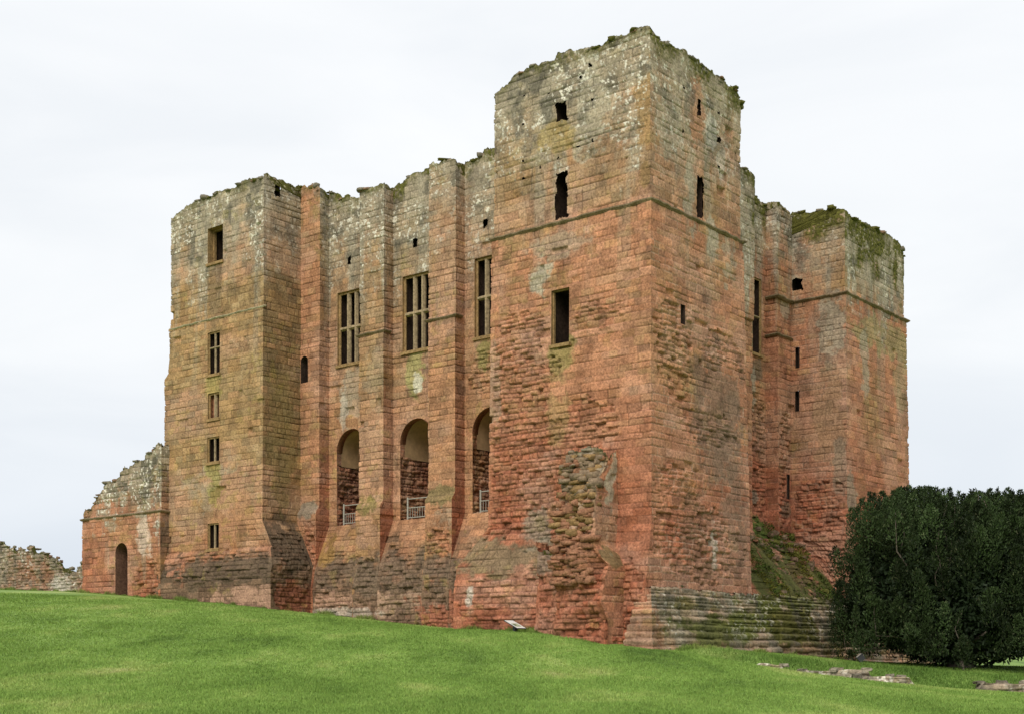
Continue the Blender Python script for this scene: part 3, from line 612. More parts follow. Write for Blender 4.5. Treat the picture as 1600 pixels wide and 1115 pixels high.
for u, z in ((6.2, 21.5), (6.2, 20.0), (6.2, 19.3), (4.4, 19.7), (3.45, 19.9), (2.75, 20.0), (2.75, 21.6), (5.3, 19.5), (4.9, 22.4), (3.3, 22.6), (6.1, 22.6), (2.8, 22.9)): slit('putlog_hole', fpos(0, 0, 0), u - .07, u + .07, z - .07, z + .07, .5, .1, .06)
for v, z in ((5.0, 20.8), (5.0, 19.7), (2.3, 20.3), (5.0, 21.9), (2.3, 22.0)): slit('putlog_hole', fpos(1, 0, 0), v - .08, v + .08, z - .08, z + .08, .5, .1, .06)

# archways through the long wall: rubble passage under a plastered barrel vault
style('arch', ((RED, .8), (BR, .8)), ero=.8, hh=.2, ll=.32, pale=.35)
def sheet(P0, du, dv, n, nu, nv, key, so=0, amp=1., fa=0):
    P0, du, dv, n = (np.asarray(x, float) for x in (P0, du, dv, n)); lu = np.linalg.norm(du); lv = np.linalg.norm(dv)
    a = np.linspace(0, 1, nu); b = np.linspace(0, 1, nv); A, B = np.meshgrid(a, b, indexing='ij')
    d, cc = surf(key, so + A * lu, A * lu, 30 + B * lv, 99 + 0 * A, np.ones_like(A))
    if fa: d = (d - .03) * sst(0, fa, A * lu) - .0
    V = P0 + A[..., None] * du + B[..., None] * dv + n * (d * amp)[..., None]
    ix = np.arange(nu * nv).reshape(nu, nv)
    Q = np.stack([ix[:-1, :-1], ix[1:, :-1], ix[1:, 1:], ix[:-1, 1:]], -1).reshape(-1, 4)
    return V.reshape(-1, 3), Q, cc.reshape(-1, 3)
U3 = np.array([L[0], L[1], 0]); V3 = np.array([R[0], R[1], 0])
for q, (uc, hw) in enumerate(AX):
    mb = MB(); vs = 9.25
    for sg in (-1, 1):
        mb.add(*sheet(W(uc + sg * hw, VW, ASILL - .3), V3 * 2.53, (0, 0, vs - ASILL + .3), -U3 * sg, 64, 96, 'arch', 40 + q * 9 + sg * 4, 1., .25))
        mb.add(*sheet(W(uc + sg * hw, VW, vs), V3 * .36, (0, 0, ASPR - vs + .02), -U3 * sg, 8, 16, 'arch', 40 + q, .3, .3))
    mb.add(*sheet(W(uc - hw, VW + .0, ASILL), U3 * 2 * hw, V3 * 2.6, (0, 0, 1), 30, 30, 'arch', 70 + q))
    nA = 20; th = np.linspace(0, math.pi, nA + 1)             # red arch ring at the face
    hr = hw - .012; ring = np.concatenate([W(uc + hr * np.cos(th), VW - .03, ASPR + hr * np.sin(th)), W(uc + hr * np.cos(th), VW + .36, ASPR + hr * np.sin(th)), W(uc + (hw + .3) * np.cos(th), VW + .36, ASPR + (hw + .3) * np.sin(th)), W(uc + (hw + .3) * np.cos(th), VW + .05, ASPR + (hw + .3) * np.sin(th))])
    mb.add(ring, [(j * (nA + 1) + i, j * (nA + 1) + i + 1, (j + 1) * (nA + 1) + i + 1, (j + 1) * (nA + 1) + i) for j in range(3) for i in range(nA)], OR * .7)
    am = mb.build('archway', M_STONE, keep, True)
    vr = hw - .005; mv = MB(); pts = [(uc + vr, vs - .06)] + [(uc + vr * math.cos(t), 9.87 + vr * math.sin(t)) for t in th] + [(uc - vr, vs - .06)]
    tunnel(pVW, pts, .3, 2.6, mv, back=False, close=False); mv.build('plaster_vault', M_PLASTER, am, True)

# string courses
M_STR = stone_mat('string_course_stone', (.20, .145, .085), 11, .5)
def string(pts, z, proj=.13, h=.16, closed=False, mat=None):
    mb = MB(); pts = [np.array(p, float) for p in pts]; n = []
    for a, b in zip(pts[:-1], pts[1:]): d = (b - a) / np.hypot(*(b - a)); n.append(np.array([-d[1], d[0]]))
    sec = [(-.08, -h * .5), (proj * .55, -h * .5), (proj, -h * .1), (proj, h * .15), (-.08, h * .6)]
    rows = []
    for i in range(len(pts) - 1):
        ln = np.hypot(*(pts[i + 1] - pts[i])); m = max(1, int(ln / .3))
        for k in range(m + (i == len(pts) - 2)):
            t = k / m; p = pts[i] * (1 - t) + pts[i + 1] * t; nd = n[i]
            if k == 0 and i > 0: nd = n[i - 1] + n[i]
            j = .75 + .5 * RNG.random(); jz = .035 * (RNG.random() - .5)
            rows.append([W(*(p + nd * (a * (j if a > 0 else 1))), z + b + jz) for a, b in sec])
    V = np.array(rows).reshape(-1, 3); m = len(sec)
    Q = [(i * m + k, i * m + k + 1, (i + 1) * m + k + 1, (i + 1) * m + k) for i in range(len(rows) - 1) for k in range(m - 1)]
    mb.add(V, Q); return mb.build('string_course', mat or M_STR, keep)
string([(FTU, 1), (FTU, 0), (0, 0), (0, FTV), (1, FTV)], 17.07, .17, .2)
string([(29.84, 1), (29.84, 0), (22.41, 0), (22.41, .1)], 16.8, .08, .13, mat=stone_mat('lichened_string_stone', (.36, .30, .19), 11, .5))
for a, b in ((18.19, 16.55), (13.66, 12.01)): string([(a, VW), (a, VB), (b, VB), (b, VW - .25)], 15.14, .14, .16)
string([(UW, 14.93), (UB, 14.93), (UB, 16.5), (0, 16.5), (0, 23.3), (1, 23.3)], 16.98, .2, .2)
string([(UW, 14.93), (UB, 14.93), (UB, 16.4)], 15.18, .16, .16)
# interior floor behind the archways
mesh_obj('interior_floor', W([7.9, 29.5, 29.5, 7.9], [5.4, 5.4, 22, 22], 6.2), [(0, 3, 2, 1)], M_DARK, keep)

# ---- the broken buttress and the stepped foot of the near tower
style('ru', ((OC, .9), (BR, .9)), gray=8.2, grw=1.5, ero=1., red=(2.5, 6.8), moss=(.5, .5), hh=.2, ll=.3, spec=.4)
style('rub', ((RED, 1.2), (OR, .5)), ero=.8, red=(0, 6), hh=.3, ll=.5, blobs=((4.2, 3.9, .5, .9, GR * .6, .7),), eros=())
style('rus', ((RED, .6), (OR, .9)), ero=.1, gray=7.9, grw=1.2, blobs=((-.75, 6.2, .32, 1.9, GR * 1.15, .9), (-1.0, 3.6, .5, .4, MO * .9 + GR * .12, .7)), pale=.3)
def bulge(c, z): return .75 * (fbm(c * 1.4, z * 1.1, 301, 3) - .5) - .4 * sst(5.5, 7.6, z) + .25 * sst(5, 3.5, z)
res = strip([(3.3, .2), (3.3, -1.4), (1.35, -1.5), (1.35, .2)], [
    F('ru', [(-2, 7.5), (1, 7.5)], None, 0., 8.4), F('ru', [(3.3, 7.55), (2.2, 7.75), (1.35, 7.5)], bulge, -.2, 8.4, seed=201, amp=.35),
    F('rus', [(-1.5, 7.3), (-.9, 7.55), (.3, 7.9)], lambda c, z: np.interp(z, [3.3, 4.1], [.55, 0]), -.3, 8.4, seed=202, inner=(0, 3.2, 7.0), amp=.1)], 120)
rk = MB()
for _ in range(230):
    c_ = RNG.uniform(1.5, 3.3); z_ = RNG.uniform(2.6, 7.5); v_ = -1.42 - float(bulge(np.array(c_), np.array(z_)))
    rock(rk, W(c_, v_ + .06, z_), (.22 + .42 * RNG.random(), .3 + .25 * RNG.random(), .10 + .20 * RNG.random()), (DK * 1.5 if z_ > 6 and RNG.random() < .5 else (OC * .7 if z_ > 4.5 and RNG.random() < .6 else OR * .62)), math.atan2(L[1], L[0]) + RNG.normal(0, .2))
part('broken_buttress', res, keep, rocks=rk)
res2 = strip([(4.55, .3), (4.55, -1.1), (1.0, -1.55), (.95, .2)], [
    F('rub', [(-2, 4.3), (1, 4.3)], None, -.3, 5), F('rub', [(4.55, 4.15), (3, 3.9), (2, 3.5), (1, 3.2)], lambda c, z: .3 * (fbm(c * 1.1, z * .8, 311, 3) - .5) + np.where(abs(c - 2.45) < .10, -.35, 0) + np.where(abs(c - 3.25) < .06, -.2, 0) + .2 * sst(3.5, 0, z), -.5, 5, seed=211, amp=.3, inner=(1, .3, 3.)),
    F('rub', [(-2, 3.0), (1, 3.4)], lambda c, z: np.interp(z, [0, 3], [.25, 0]), -.6, 5, seed=212)], 160)
part('buttress_foot', res2, keep)
def steps(c, z, k=1.):
    zz = (2.50 + .07 * np.sin(c * .9) * .3 - z) / .285; i = np.floor(zz + .12 * (vnoise(c * .8, np.floor(zz), 401) - .5)); f = zz - i
    return np.clip(k * (.095 * np.clip(i + sst(.0, .22, f) - .2, -1, 14) + .24) + .07 * (hsh(np.floor(c / .7 + 9 * hsh(i, 5)), i, 402) - .5) - .06 * sst(.78, 1, f), .15, 3)
style('step', ((GR, .25), (BR, 1.0), (DK, .8), (MO * 1.6, .7)), ero=.42, hh=.285, ll=.7, gray=0.2, grw=2.5, grs=.5, spec=.45,
      blobs=((3.6, .9, 2.8, .6, (.10, .105, .028), .9), (2.5, 1.9, 2, .25, MO * 1.3, .7), (9.5, 1.3, 3.4, 1.0, MO * 1.3, .95), (6, 1.1, 2.0, .6, (.12, .13, .03), .8), (13.5, .9, 3, 1.0, MO, .8), (10, 2.2, 4, .4, (.12, .13, .03), .8), (0, .6, .5, 1.5, OR * .7, .5)))
style('stepq', ((OR, .8), (GR, .4), (BR, .5)), ero=.8, hh=.285, ll=.7, gray=3, grs=.5)
res3 = strip([(.32, .6), (.32, 0), (0, 0), (0, 24.5)], [
    F('stepq', [(-1, 2.4), (2, 2.4)], None, -1.0, 3.2, vis=False),
    F('stepq', [(9, 2.35), (1.2, 2.2), (0, 2.5)], lambda c, z: steps(c, z, 1.35) * 1.0, -1.0, 3.2, seed=221, amp=.1),
    F('step', [(0, 2.52), (30, 2.42)], steps, -1.8, 3.2, seed=222, amp=.12, inner=(0, .4, 1.8))], 200)
part('stepped_plinth', res3, keep)

# ---- grassy moss on the sloping foot of the right hand recess
def blades(name, base, up, h, w, cols, mat, parent=None, kind=None):
    n = len(base); a = RNG.random(n) * 6.283; t = np.stack([np.cos(a), np.sin(a), 0 * a], -1)
    lean = RNG.normal(0, .45, (n, 3)); lean[:, 2] = 0
    tip = base + (up + lean) * h[:, None]
    V = np.stack([base - t * w[:, None], base + t * w[:, None], tip], 1).reshape(-1, 3)
    o = mesh_obj(name, V, np.arange(3 * n).reshape(-1, 3), mat, parent, np.repeat(cols, 3, 0), tris=True)
    if kind: o['kind'] = kind
    return o
M_LEAFY = stone_mat('moss_and_grass', None, 20, 0, .15)
n = 14000; vv = 9.5 + RNG.random(n) * 7.0; zz = 1.6 + RNG.random(n) * 5.2
uu = np.interp(zz, [1.6, 2.5, 5.1, 5.3, 6.5, 6.9], [-.35, .1, 2.05, 2.5, UW, UW]) - sst(6.6, 5.6, zz) * (-.42 * (fbm(vv * .9, zz * .9, 333, 3) - .5) - .1 * (fbm(vv * 3, zz * 3, 334, 2) - .5)) - .03
ok = (fbm(vv * .9, zz * .9, 501, 3) + .25 * sst(6.4, 4, zz) > .52) & ((zz < 6.2) | (vv > 13.2)) & (uu < UW - .25) & (vv < 16.6)
bs = W(uu, vv, zz)[ok]; m = len(bs)
cl = (np.array([.085, .125, .022]) * (.5 + 1. * RNG.random((m, 1)))) * np.where(fbm(bs[:, 0] * 1.3, bs[:, 2] * 1.6, 507, 3)[:, None] > .52, [1.75, 1.15, 1], [1, 1, 1])
blades('moss_tufts', bs, np.array([.35, -.35, .5]), .06 + .09 * RNG.random(m), .02 + .02 * RNG.random(m), cl, M_LEAFY, keep, 'stuff')

mb = MB()
for _ in range(90):
    v_ = RNG.uniform(10.8, 16.4); z_ = RNG.uniform(2.3, 6.0) if RNG.random() < .75 else 5.12 + .1 * RNG.random()
    u_ = float(np.interp(z_, [2.5, 5.1, 5.3, 6.5], [.1, 2.05, 2.5, UW])) + .42 * float(fbm(np.array(v_ * .9), np.array(z_ * .9), 333, 3) - .5)
    rock(mb, W(u_ + .02, v_, z_), (.2 + .4 * RNG.random(), .25, .1 + .14 * RNG.random()), [BR * .8, DK * 1.3, MO * 1.6, OR * .5][RNG.integers(4)], math.atan2(R[1], R[0]) + RNG.normal(0, .25))
o = mb.build('fallen_stones', M_STONE, keep); o['kind'] = 'stuff'

# bring the parts into the keep's frame
for o in list(keep.children):
    o.matrix_parent_inverse.identity()
    if o.type == 'MESH':
        pass
def rebase(root):
    off = np.array(root.location)
    def go(o):
        for c in o.children:
            me = c.data; k = np.empty(len(me.vertices) * 3, np.float32); me.vertices.foreach_get('co', k)
            k = (k.reshape(-1, 3) - off).astype(np.float32); me.vertices.foreach_set('co', k.ravel()); me.update(); go(c)
    go(root)
rebase(keep)

# ------------------------------------------------------------------ iron barriers in the archways
M_RAIL, _n1, _l1, _b1 = mat_new('galvanised_rail'); _b1.inputs['Base Color'].default_value = (.38, .35, .29, 1); _b1.inputs['Metallic'].default_value = .2; _b1.inputs['Roughness'].default_value = .55
_nn = _n1.new('ShaderNodeTexNoise'); _nn.inputs['Scale'].default_value = 30; _rr = _n1.new('ShaderNodeMapRange'); _rr.inputs[3].default_value = .4; _rr.inputs[4].default_value = .75; _l1.new(_nn.outputs[0], _rr.inputs[0]); _l1.new(_rr.outputs[0], _b1.inputs['Roughness'])
rl = ['grey metal railing in the archway beside the left tower', 'grey metal railing in the middle archway of the long wall', 'grey metal railing in the archway beside the tall near tower']
for q, (uc, hw) in enumerate(AX):
    ub = uc + hw - .38; ue = uc - hw + .05; vr = VW + .12; z0 = ASILL - .03
    r = empty('railing', tuple(W((ub + ue) / 2, vr, z0)), rl[q], 'railing', 'railings across the archways')
    for u in (ub, ue): m = MB(); m.tube([W(u, vr, z0), W(u, vr, z0 + 1.08)], .045, 8); m.build('post', M_RAIL, r)
    for z in (.12, .58, 1.0): m = MB(); m.tube([W(ub, vr, z0 + z), W(ue, vr, z0 + z)], .026, 8); m.build('rail', M_RAIL, r)
    k = 11
    for i in range(1, k):
        u = ub + (ue - ub) * i / k; m = MB(); m.tube([W(u, vr, z0 + .12), W(u, vr, z0 + .58)], .012, 6); m.build('bar', M_RAIL, r)
    rebase(r)

# ------------------------------------------------------------------ ruined forebuilding wall with the doorway
fore = empty('ruined_wall', tuple(W(33.4, -.57, 3)), 'stepped broken red wall with arched doorway against the left tower', 'wall')
style('fo', ((OR, 1), (RED, .25)), gray=7.9, grw=.8, moss=(.4, .4), ero=.22, red=(2, 8), spec=1.2, blobs=((31.2, 5.9, .9, 1.0, (.62, .47, .36), .75), (34.2, 6.8, .5, .4, GR, .5), (31.5, 8.3, 2, .8, DK * 1.6, .5)), eros=((31, 3.8, 1.5, 1.2, .7), (33.5, 9, 4, 1.2, .45)))
style('fos', ((BR, 1), (DK, .8)), gray=9.2, grw=1., ero=.3)  # return face in shadow: its shade is put into darker stone colours
TFO = [(37.1, 7.55), (36.9, 7.85), (36.3, 7.95), (35.9, 8.3), (35.3, 8.8), (34.8, 9.25), (34.0, 9.65), (33.1, 9.85), (32.1, 9.95), (31.5, 10.2), (30.9, 10.45), (30.4, 10.75), (29.8, 11.0)]
fres = strip([(37.04, 3), (37.04, -.57), (29.86, -.57), (29.86, .4)], [
    F('hid', [(-1, 7.5), (4, 7.5)], None, 1.5, 12, vis=False), F('fo', TFO, lambda c, z: .07 * (z < 7.33), 1.8, 12, seed=231, inner=(1, 2.2, 3.), open=[('arch', 33.31, .56, 2.4, 5.3)], amp=.3),
    F('fos', [(-1, 10.6), (1, 10.9)], None, 1.5, 12, seed=232)], 300)
part('wall_face', fres, fore, rocks=coping([fres[1]], 3.5, .12))
string_parent = keep; 
def string_to(root, *a, **k):
    o = string(*a, **k); o.parent = root; return o
string_to(fore, [(37.04, 1), (37.04, -.57), (29.86, -.57), (29.86, 0)], 7.34, .15, .17)
pFO = fpos(0, -.64, 0); th = np.linspace(0, math.pi, 13); ol = [(32.75, 2.2)] + [(33.31 - .56 * math.cos(t), 5.3 + .56 * math.sin(t)) for t in th] + [(33.87, 2.2)]
mb = MB(); tunnel(pFO, ol, 0, 1.0, mb, back=False, close=False); dw = mb.build('doorway', stone_mat('doorway_stone', (.17, .09, .06), 9), fore)
M_DOOR = stone_mat('dark_oak_boards', (.055, .03, .02), 12, .4)
mb = MB()
for k in range(5):
    a = 32.73 + k * .232; hh = 5.3 + math.sqrt(max(.02, .60 ** 2 - (a + .11 - 33.31) ** 2)); mb.box(W(a, -.64 + .70 + .01 * (k % 2), 2.3), U3 * .226, V3 * .06, (0, 0, hh - 2.3))
mb.build('door', M_DOOR, fore)
mb = MB()
for z in (3.3, 4.9): mb.box(W(32.85, .03, z), U3 * .9, V3 * .03, (0, 0, .07))
mb.build('hinge', M_RAIL, fore)
rebase(fore)

# ------------------------------------------------------------------ far ruined wall on the left
style('fw', ((BR, 1.2), (GR, .6), (OR, .35)), ero=1., hh=.22, ll=.36, gray=5.6, grw=2.6, grs=.7, spec=1.2, moss=(.15, .2), yl=.2, blobs=((51.3, 4.6, 1.7, .6, WH * .8, .75), (56, 5.6, 1.2, .9, OR * .75, .65), (53.5, 5.3, .8, .7, OR * .7, .6)), red=(-9, -8))
fwr = empty('ruined_wall', tuple(W(54, 7, 3.8)), 'low tumbled rubble wall stepping down, left of the doorway wall', 'wall')
TFW = [(63, 7.9), (59.3, 7.65), (57.5, 7.45), (56.2, 7.3), (55.9, 7.2), (55.5, 7.4), (55.2, 7.35), (55.15, 6.65), (53.7, 6.6), (53.2, 6.3), (51.4, 6.0), (51.3, 5.5), (50.9, 5.4), (50.1, 5.2), (49.7, 5.3), (49.0, 5.6), (46, 6.2)]
wres = strip([(62, 9), (62, 7), (47, 7), (47, 9)], [F('hid', [(0, 7), (20, 7)], None, 2., 8, vis=False), F('fw', TFW, lambda c, z: .25 * (fbm(c * .8, z * .8, 331, 3) - .5) + .3 * sst(4.5, 4.35, z) * (c > 55.2), 2.5, 8.2, seed=241, amp=.42, inner=(1, 8.2, 2.5)), F('hid', [(0, 6), (20, 5.6)], None, 2., 8, vis=False)], 400)
part('wall_face', wres, fwr, rocks=coping([wres[1]], 3.0, 0)); rebase(fwr)

# ------------------------------------------------------------------ low wall footings in the hollow
def footing(x0, x1, ytop0, ytop1, d0, d1, label, h=.75, thick=.6, key='ft'):
    P0 = np.array([(x0 - 800) / 2072 * d0, d0]); P1 = np.array([(x1 - 800) / 2072 * d1, d1])
    z0 = (1019 - ytop0) / 2072 * d0; z1 = (1019 - ytop1) / 2072 * d1
    ln = np.hypot(*(P1 - P0)); dr = (P1 - P0) / ln; inw = np.array([-dr[1], dr[0]])
    r = empty('low_wall', (float(P0[0] + P1[0]) / 2, float(P0[1] + P1[1]) / 2, float(min(z0, z1)) - h), label, 'low wall', 'low wall footings in the grass')
    nc = int(ln / .05) + 2; nr = 22; t = np.linspace(0, 1, nc); q = np.linspace(0, 1, nr); T, Qz = np.meshgrid(t, q, indexing='ij')
    top = (z0 + (z1 - z0) * t) + .07 * (vnoise(t * ln * 2.2, 0 * t, int(x0)) - .5) - .25 * sst(.25, 0, t * ln) - .25 * sst(.25, 0, (1 - t) * ln)
    Z = top[:, None] - (1 - Qz) * h
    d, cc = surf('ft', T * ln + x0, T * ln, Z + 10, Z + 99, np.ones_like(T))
    P = P0 + dr * (T * ln)[..., None] - inw * (d * .8)[..., None]
    V = np.concatenate([P, Z[..., None]], -1)
    capP = P[:, -1] + inw * thick; cap = np.concatenate([capP, (top - .05)[:, None]], -1); bot = np.concatenate([capP, (top - h)[:, None]], -1)
    V = np.concatenate([V, cap[:, None], bot[:, None]], 1); cc = np.concatenate([cc, np.broadcast_to(GR * .7, (nc, 2, 3))], 1); nr += 2
    ix = np.arange(nc * nr).reshape(nc, nr); Q = np.stack([ix[:-1, :-1], ix[1:, :-1], ix[1:, 1:], ix[:-1, 1:]], -1).reshape(-1, 4)
    o = mesh_obj('masonry', V.reshape(-1, 3), Q, M_STONE, r, cc.reshape(-1, 3), True)
    mb = MB()
    for k in range(int(ln * 1.6)):
        a = RNG.random(); p = P0 + dr * a * ln + inw * RNG.random() * thick
        rock(mb, (p[0], p[1], z0 + (z1 - z0) * a + .0), (.2 + .25 * RNG.random(), .25, .10 + .10 * RNG.random()), GR * (.35 + .4 * RNG.random()))
    mb.build('cap_stones', M_STONE, r); rebase(r)
style('ft', ((GR, .8), (BR, .8), (DK, .5)), ero=.7, hh=.2, ll=.5, spec=1.0, gray=5, grs=.8)
footing(1176, 1230, 1034, 1039, 47.9, 47.9, 'short low footing of rough grey stones, leftmost in the hollow', .6)
footing(1250, 1362, 1047, 1045, 48.0, 48.2, 'longest low stone footing in the grass hollow, in front of the steps', .8)
footing(1345, 1430, 1056, 1057, 47.5, 47.6, 'lower sunken footing adjoining the right end of the longest one', .6)
footing(1530, 1680, 1066, 1067, 47.8, 48.2, 'low grey footing at the right edge, in front of the yew', .7)

# ------------------------------------------------------------------ information panel
pb = (5.0, -1.95); gz = ztuv(*pb)
ip = empty('information_panel', tuple(W(*pb, gz)), 'small tilted information panel on a dark post at the foot of the keep', 'sign')
M_BLK, *_r = mat_new('black_metal'); _r[2].inputs['Base Color'].default_value = (.02, .02, .022, 1); _r[2].inputs['Roughness'].default_value = .5
M_PAN, *_p = mat_new('panel_print'); _p[2].inputs['Roughness'].default_value = .3
_t = _p[0].new('ShaderNodeTexCoord'); _v = _p[0].new('ShaderNodeTexNoise'); _v.inputs['Scale'].default_value = 9; _c = _p[0].new('ShaderNodeValToRGB')
_c.color_ramp.elements[0].position = .42; _c.color_ramp.elements[0].color = (.10, .16, .10, 1); _c.color_ramp.elements[1].position = .55; _c.color_ramp.elements[1].color = (.45, .50, .32, 1)
_p[1].new(_t.outputs['Object'], _v.inputs['Vector']); _p[1].new(_v.outputs[0], _c.inputs[0]); _p[1].new(_c.outputs[0], _p[2].inputs['Base Color'])
M_WHT, *_q = mat_new('white_panel_face'); _q[2].inputs['Base Color'].default_value = (.8, .79, .74, 1); _q[2].inputs['Roughness'].default_value = .3
hi, lo = gz + .47, gz + .15
A = W(pb[0] + .34, pb[1] - .26, hi); sl = W(pb[0] - .34, pb[1] - .26, lo) - A; vd = V3 * .54; nn = np.cross(sl, vd); nn = nn / np.linalg.norm(nn); nn = nn if nn[2] > 0 else -nn
mb = MB(); mb.box(A - nn * .035, sl, vd, nn * .03); mb.build('frame', M_BLK, ip)
mb = MB(); mb.box(A + sl * .02 + vd * .02 - nn * .004, sl * .96, vd * .96, nn * .008); mb.build('panel', M_WHT, ip)
mb = MB(); mb.box(A + sl * .42 + vd * .12 + nn * .006, sl * .38, vd * .66, nn * .004); mb.build('picture', M_PAN, ip)
mb = MB(); mb.box(W(pb[0] + .05, pb[1] - .08, gz - .1), -U3 * .12, V3 * .16, (0, 0, .36)); mb.build('post', M_BLK, ip)
rebase(ip)

# ------------------------------------------------------------------ small dark floodlight by the yew
fx, fd = (1347 - 800) / 2072 * 52.5, 52.5; fz = float(zt(fx, fd))
fl = empty('floodlight', (fx, fd, fz), 'small black floodlight tilted up on the grass beside the yew', 'floodlight')
mb = MB(); mb.box((fx - .03, fd - .03, fz - .05), (.06, 0, 0), (0, .06, 0), (0, 0, .2)); mb.build('stake', M_BLK, fl)
a = np.array([.20, 0, .16]); b = np.array([0, .2, 0]); c = np.array([-.13, 0, .17]); o0 = np.array([fx - .09, fd - .1, fz + .06])
mb = MB(); mb.box(o0, a, b, c); mb.box(o0 + c - a * .08 - b * .08, a * 1.16, b * 1.16, c * .14); mb.build('lamp_housing', M_BLK, fl)
mb = MB(); mb.box(o0 + c * 1.145 + a * .05 + b * .05, a * .9, b * .9, c * .03); mb.build('glass', M_RAIL, fl)
rebase(fl)

# ------------------------------------------------------------------ the yew
TX, TY = 18.6, 55.2; TZ = float(zt(TX, TY))
yew = empty('yew_tree', (TX, TY, TZ), 'broad dark green yew tree with upright shoots beside the keep', 'tree')
M_BARK = stone_mat('yew_bark', (.15, .12, .095), 12); M_YEW, yn, yl_, yb = mat_new('yew_foliage')
ya = yn.new('ShaderNodeAttribute'); ya.attribute_name = 'col'; yl_.new(ya.outputs['Color'], yb.inputs['Base Color']); yb.inputs['Roughness'].default_value = .55; yb.inputs['Specular IOR Level'].default_value = .12
def env_top(x):      # crown outline: height of the crown over its width
    return np.interp(x, [-5.2, -5.0, -4.6, -4.2, -3.6, -2.8, -1.9, -1.5, -.9, 0, .8, 1.2, 2.0, 2.6, 4.0, 5.6], [3.6, 5.2, 6.2, 7.1, 7.35, 7.45, 7.75, 7.5, 7.65, 7.4, 7.6, 7.3, 7.65, 7.45, 7.6, 7.0])
tr = MB(); br = MB(); LV = []; LC = []
tr.tube([(TX, TY, TZ - .4), (TX + .1, TY, TZ + .7), (TX - .1, TY + .1, TZ + 1.6)], [.6, .5, .42], 12)
shoots = []
for k in range(700):
    while True:
        x, y = RNG.uniform(-5.1, 5.8), RNG.uniform(-3.6, 3.6)
        r = ((x - .3) / 5.5) ** 2 + (y / 3.7) ** 2
        if r < 1: break
    ht = float(env_top(x)) * (1 - .22 * (y / 3.7) ** 2)
    z1 = ht * (1.0 - .14 * RNG.random() ** 1.5) if k % 4 else ht * RNG.uniform(.3, .9)
    ln = RNG.uniform(1.2, 2.6); z0 = max(.25, z1 - ln)
    if r > .55 and k % 2:                                   # skirts: low side shoots
        z1 = RNG.uniform(.5, .85 * ht); z0 = max(-.1 + (0.45 + .7 * (x < 0)) * sst(.8, 1, r), z1 - RNG.uniform(.7, 1.6)); z1 = max(z1, z0 + .7)
    lean = np.array([x * .05, y * .07]) + RNG.normal(0, .12, 2)
    shoots.append((np.array([TX + x - lean[0], TY + y - lean[1], TZ + z0]), np.array([TX + x, TY + y, TZ + z1])))
for (p0, p1) in shoots:
    ax = p1 - p0; ln = np.linalg.norm(ax); bend = RNG.normal(0, .12, 3)
    pr = RNG.uniform(.45, 1.25); n = int(300 * ln ** .9 * pr ** 1.2); t = RNG.beta(1.5, 1.05, n)
    rad = (.40 * (1 - t ** 3) + .05) * np.sqrt(RNG.random(n)) * pr; a = RNG.random(n) * 6.283
    rd = np.stack([np.cos(a), np.sin(a), 0 * a], -1)
    P = p0 + ax * t[:, None] + bend * (4 * t * (1 - t))[:, None] + rd * rad[:, None]
    dirn = rd * .6 + np.array([0, 0, .9]) + RNG.normal(0, .4, (n, 3)); dirn /= np.linalg.norm(dirn, axis=1)[:, None]
    sd2 = np.cross(dirn, RNG.normal(0, 1, (n, 3))); sd2 /= np.linalg.norm(sd2, axis=1)[:, None] + 1e-9
    lf = (.05 + .07 * RNG.random(n))[:, None]; wf = (.014 + .014 * RNG.random(n))[:, None]
    LV.append(np.stack([P - sd2 * wf, P + sd2 * wf, P + dirn * lf + sd2 * wf * .5, P + dirn * lf - sd2 * wf * .5], 1).reshape(-1, 3))
    tone = np.array([.028, .044, .0145]) * RNG.uniform(.5, 1.5) ** 1.5 * (.7 + .7 * RNG.random((n, 1)))
    tone = tone + (RNG.random((n, 1)) < .05) * np.array([.05, .045, .025])
    LC.append(np.repeat(tone, 4, 0))
    if RNG.random() < (.22 if p1[2] - TZ > 5 else .05):
        q = p0 + ax * .5 + bend; br.tube([(TX, TY, TZ + 1.1), (np.array([TX, TY, TZ + 1.0]) + p0) / 2, p0 - ax * .1, p0 + ax * .1, q, p0 + ax * .93], [.05, .04, .028, .022, .018, .008], 5 if False else 6)
for k in range(26):                                          # limbs
    p1 = shoots[RNG.integers(len(shoots))][0]; p1 = np.array([TX, TY, p1[2]]) + (p1 - np.array([TX, TY, p1[2]])) * .72; mid = np.array([TX, TY, TZ + 1.2]) * .5 + p1 * .5 + np.array([0, 0, -.3])
    br.tube([(TX - .1, TY + .1, TZ + 1.2), tuple(mid), tuple(p1)], [.2, .1, .03], 8)
n = 60000; q = RNG.normal(0, 1, (n, 3)); q /= np.linalg.norm(q, axis=1)[:, None]; q *= RNG.random((n, 1)) ** .4
P = np.stack([TX + q[:, 0] * 4.9 + .3, TY + q[:, 1] * 3.0, TZ + .05 + (q[:, 2] * .5 + .5) * (env_top(q[:, 0] * 4.9 + .3) - 1.0)], -1)
d1 = RNG.normal(0, 1, (n, 3)); d1 /= np.linalg.norm(d1, axis=1)[:, None]; d2 = np.cross(d1, RNG.normal(0, 1, (n, 3))); d2 /= np.linalg.norm(d2, axis=1)[:, None]
LV.append(np.stack([P - d2 * .05, P + d2 * .05, P + d1 * .22 + d2 * .03, P + d1 * .22 - d2 * .03], 1).reshape(-1, 3)); LC.append(np.broadcast_to(np.array([.02, .032, .014]), (4 * n, 3)))
LV = np.concatenate(LV); LC = np.concatenate(LC)
mesh_obj('crown', LV, np.arange(len(LV)).reshape(-1, 4), M_YEW, yew, LC)
tr.build('trunk', M_BARK, yew, True); br.build('branches', M_BARK, yew, True); rebase(yew)

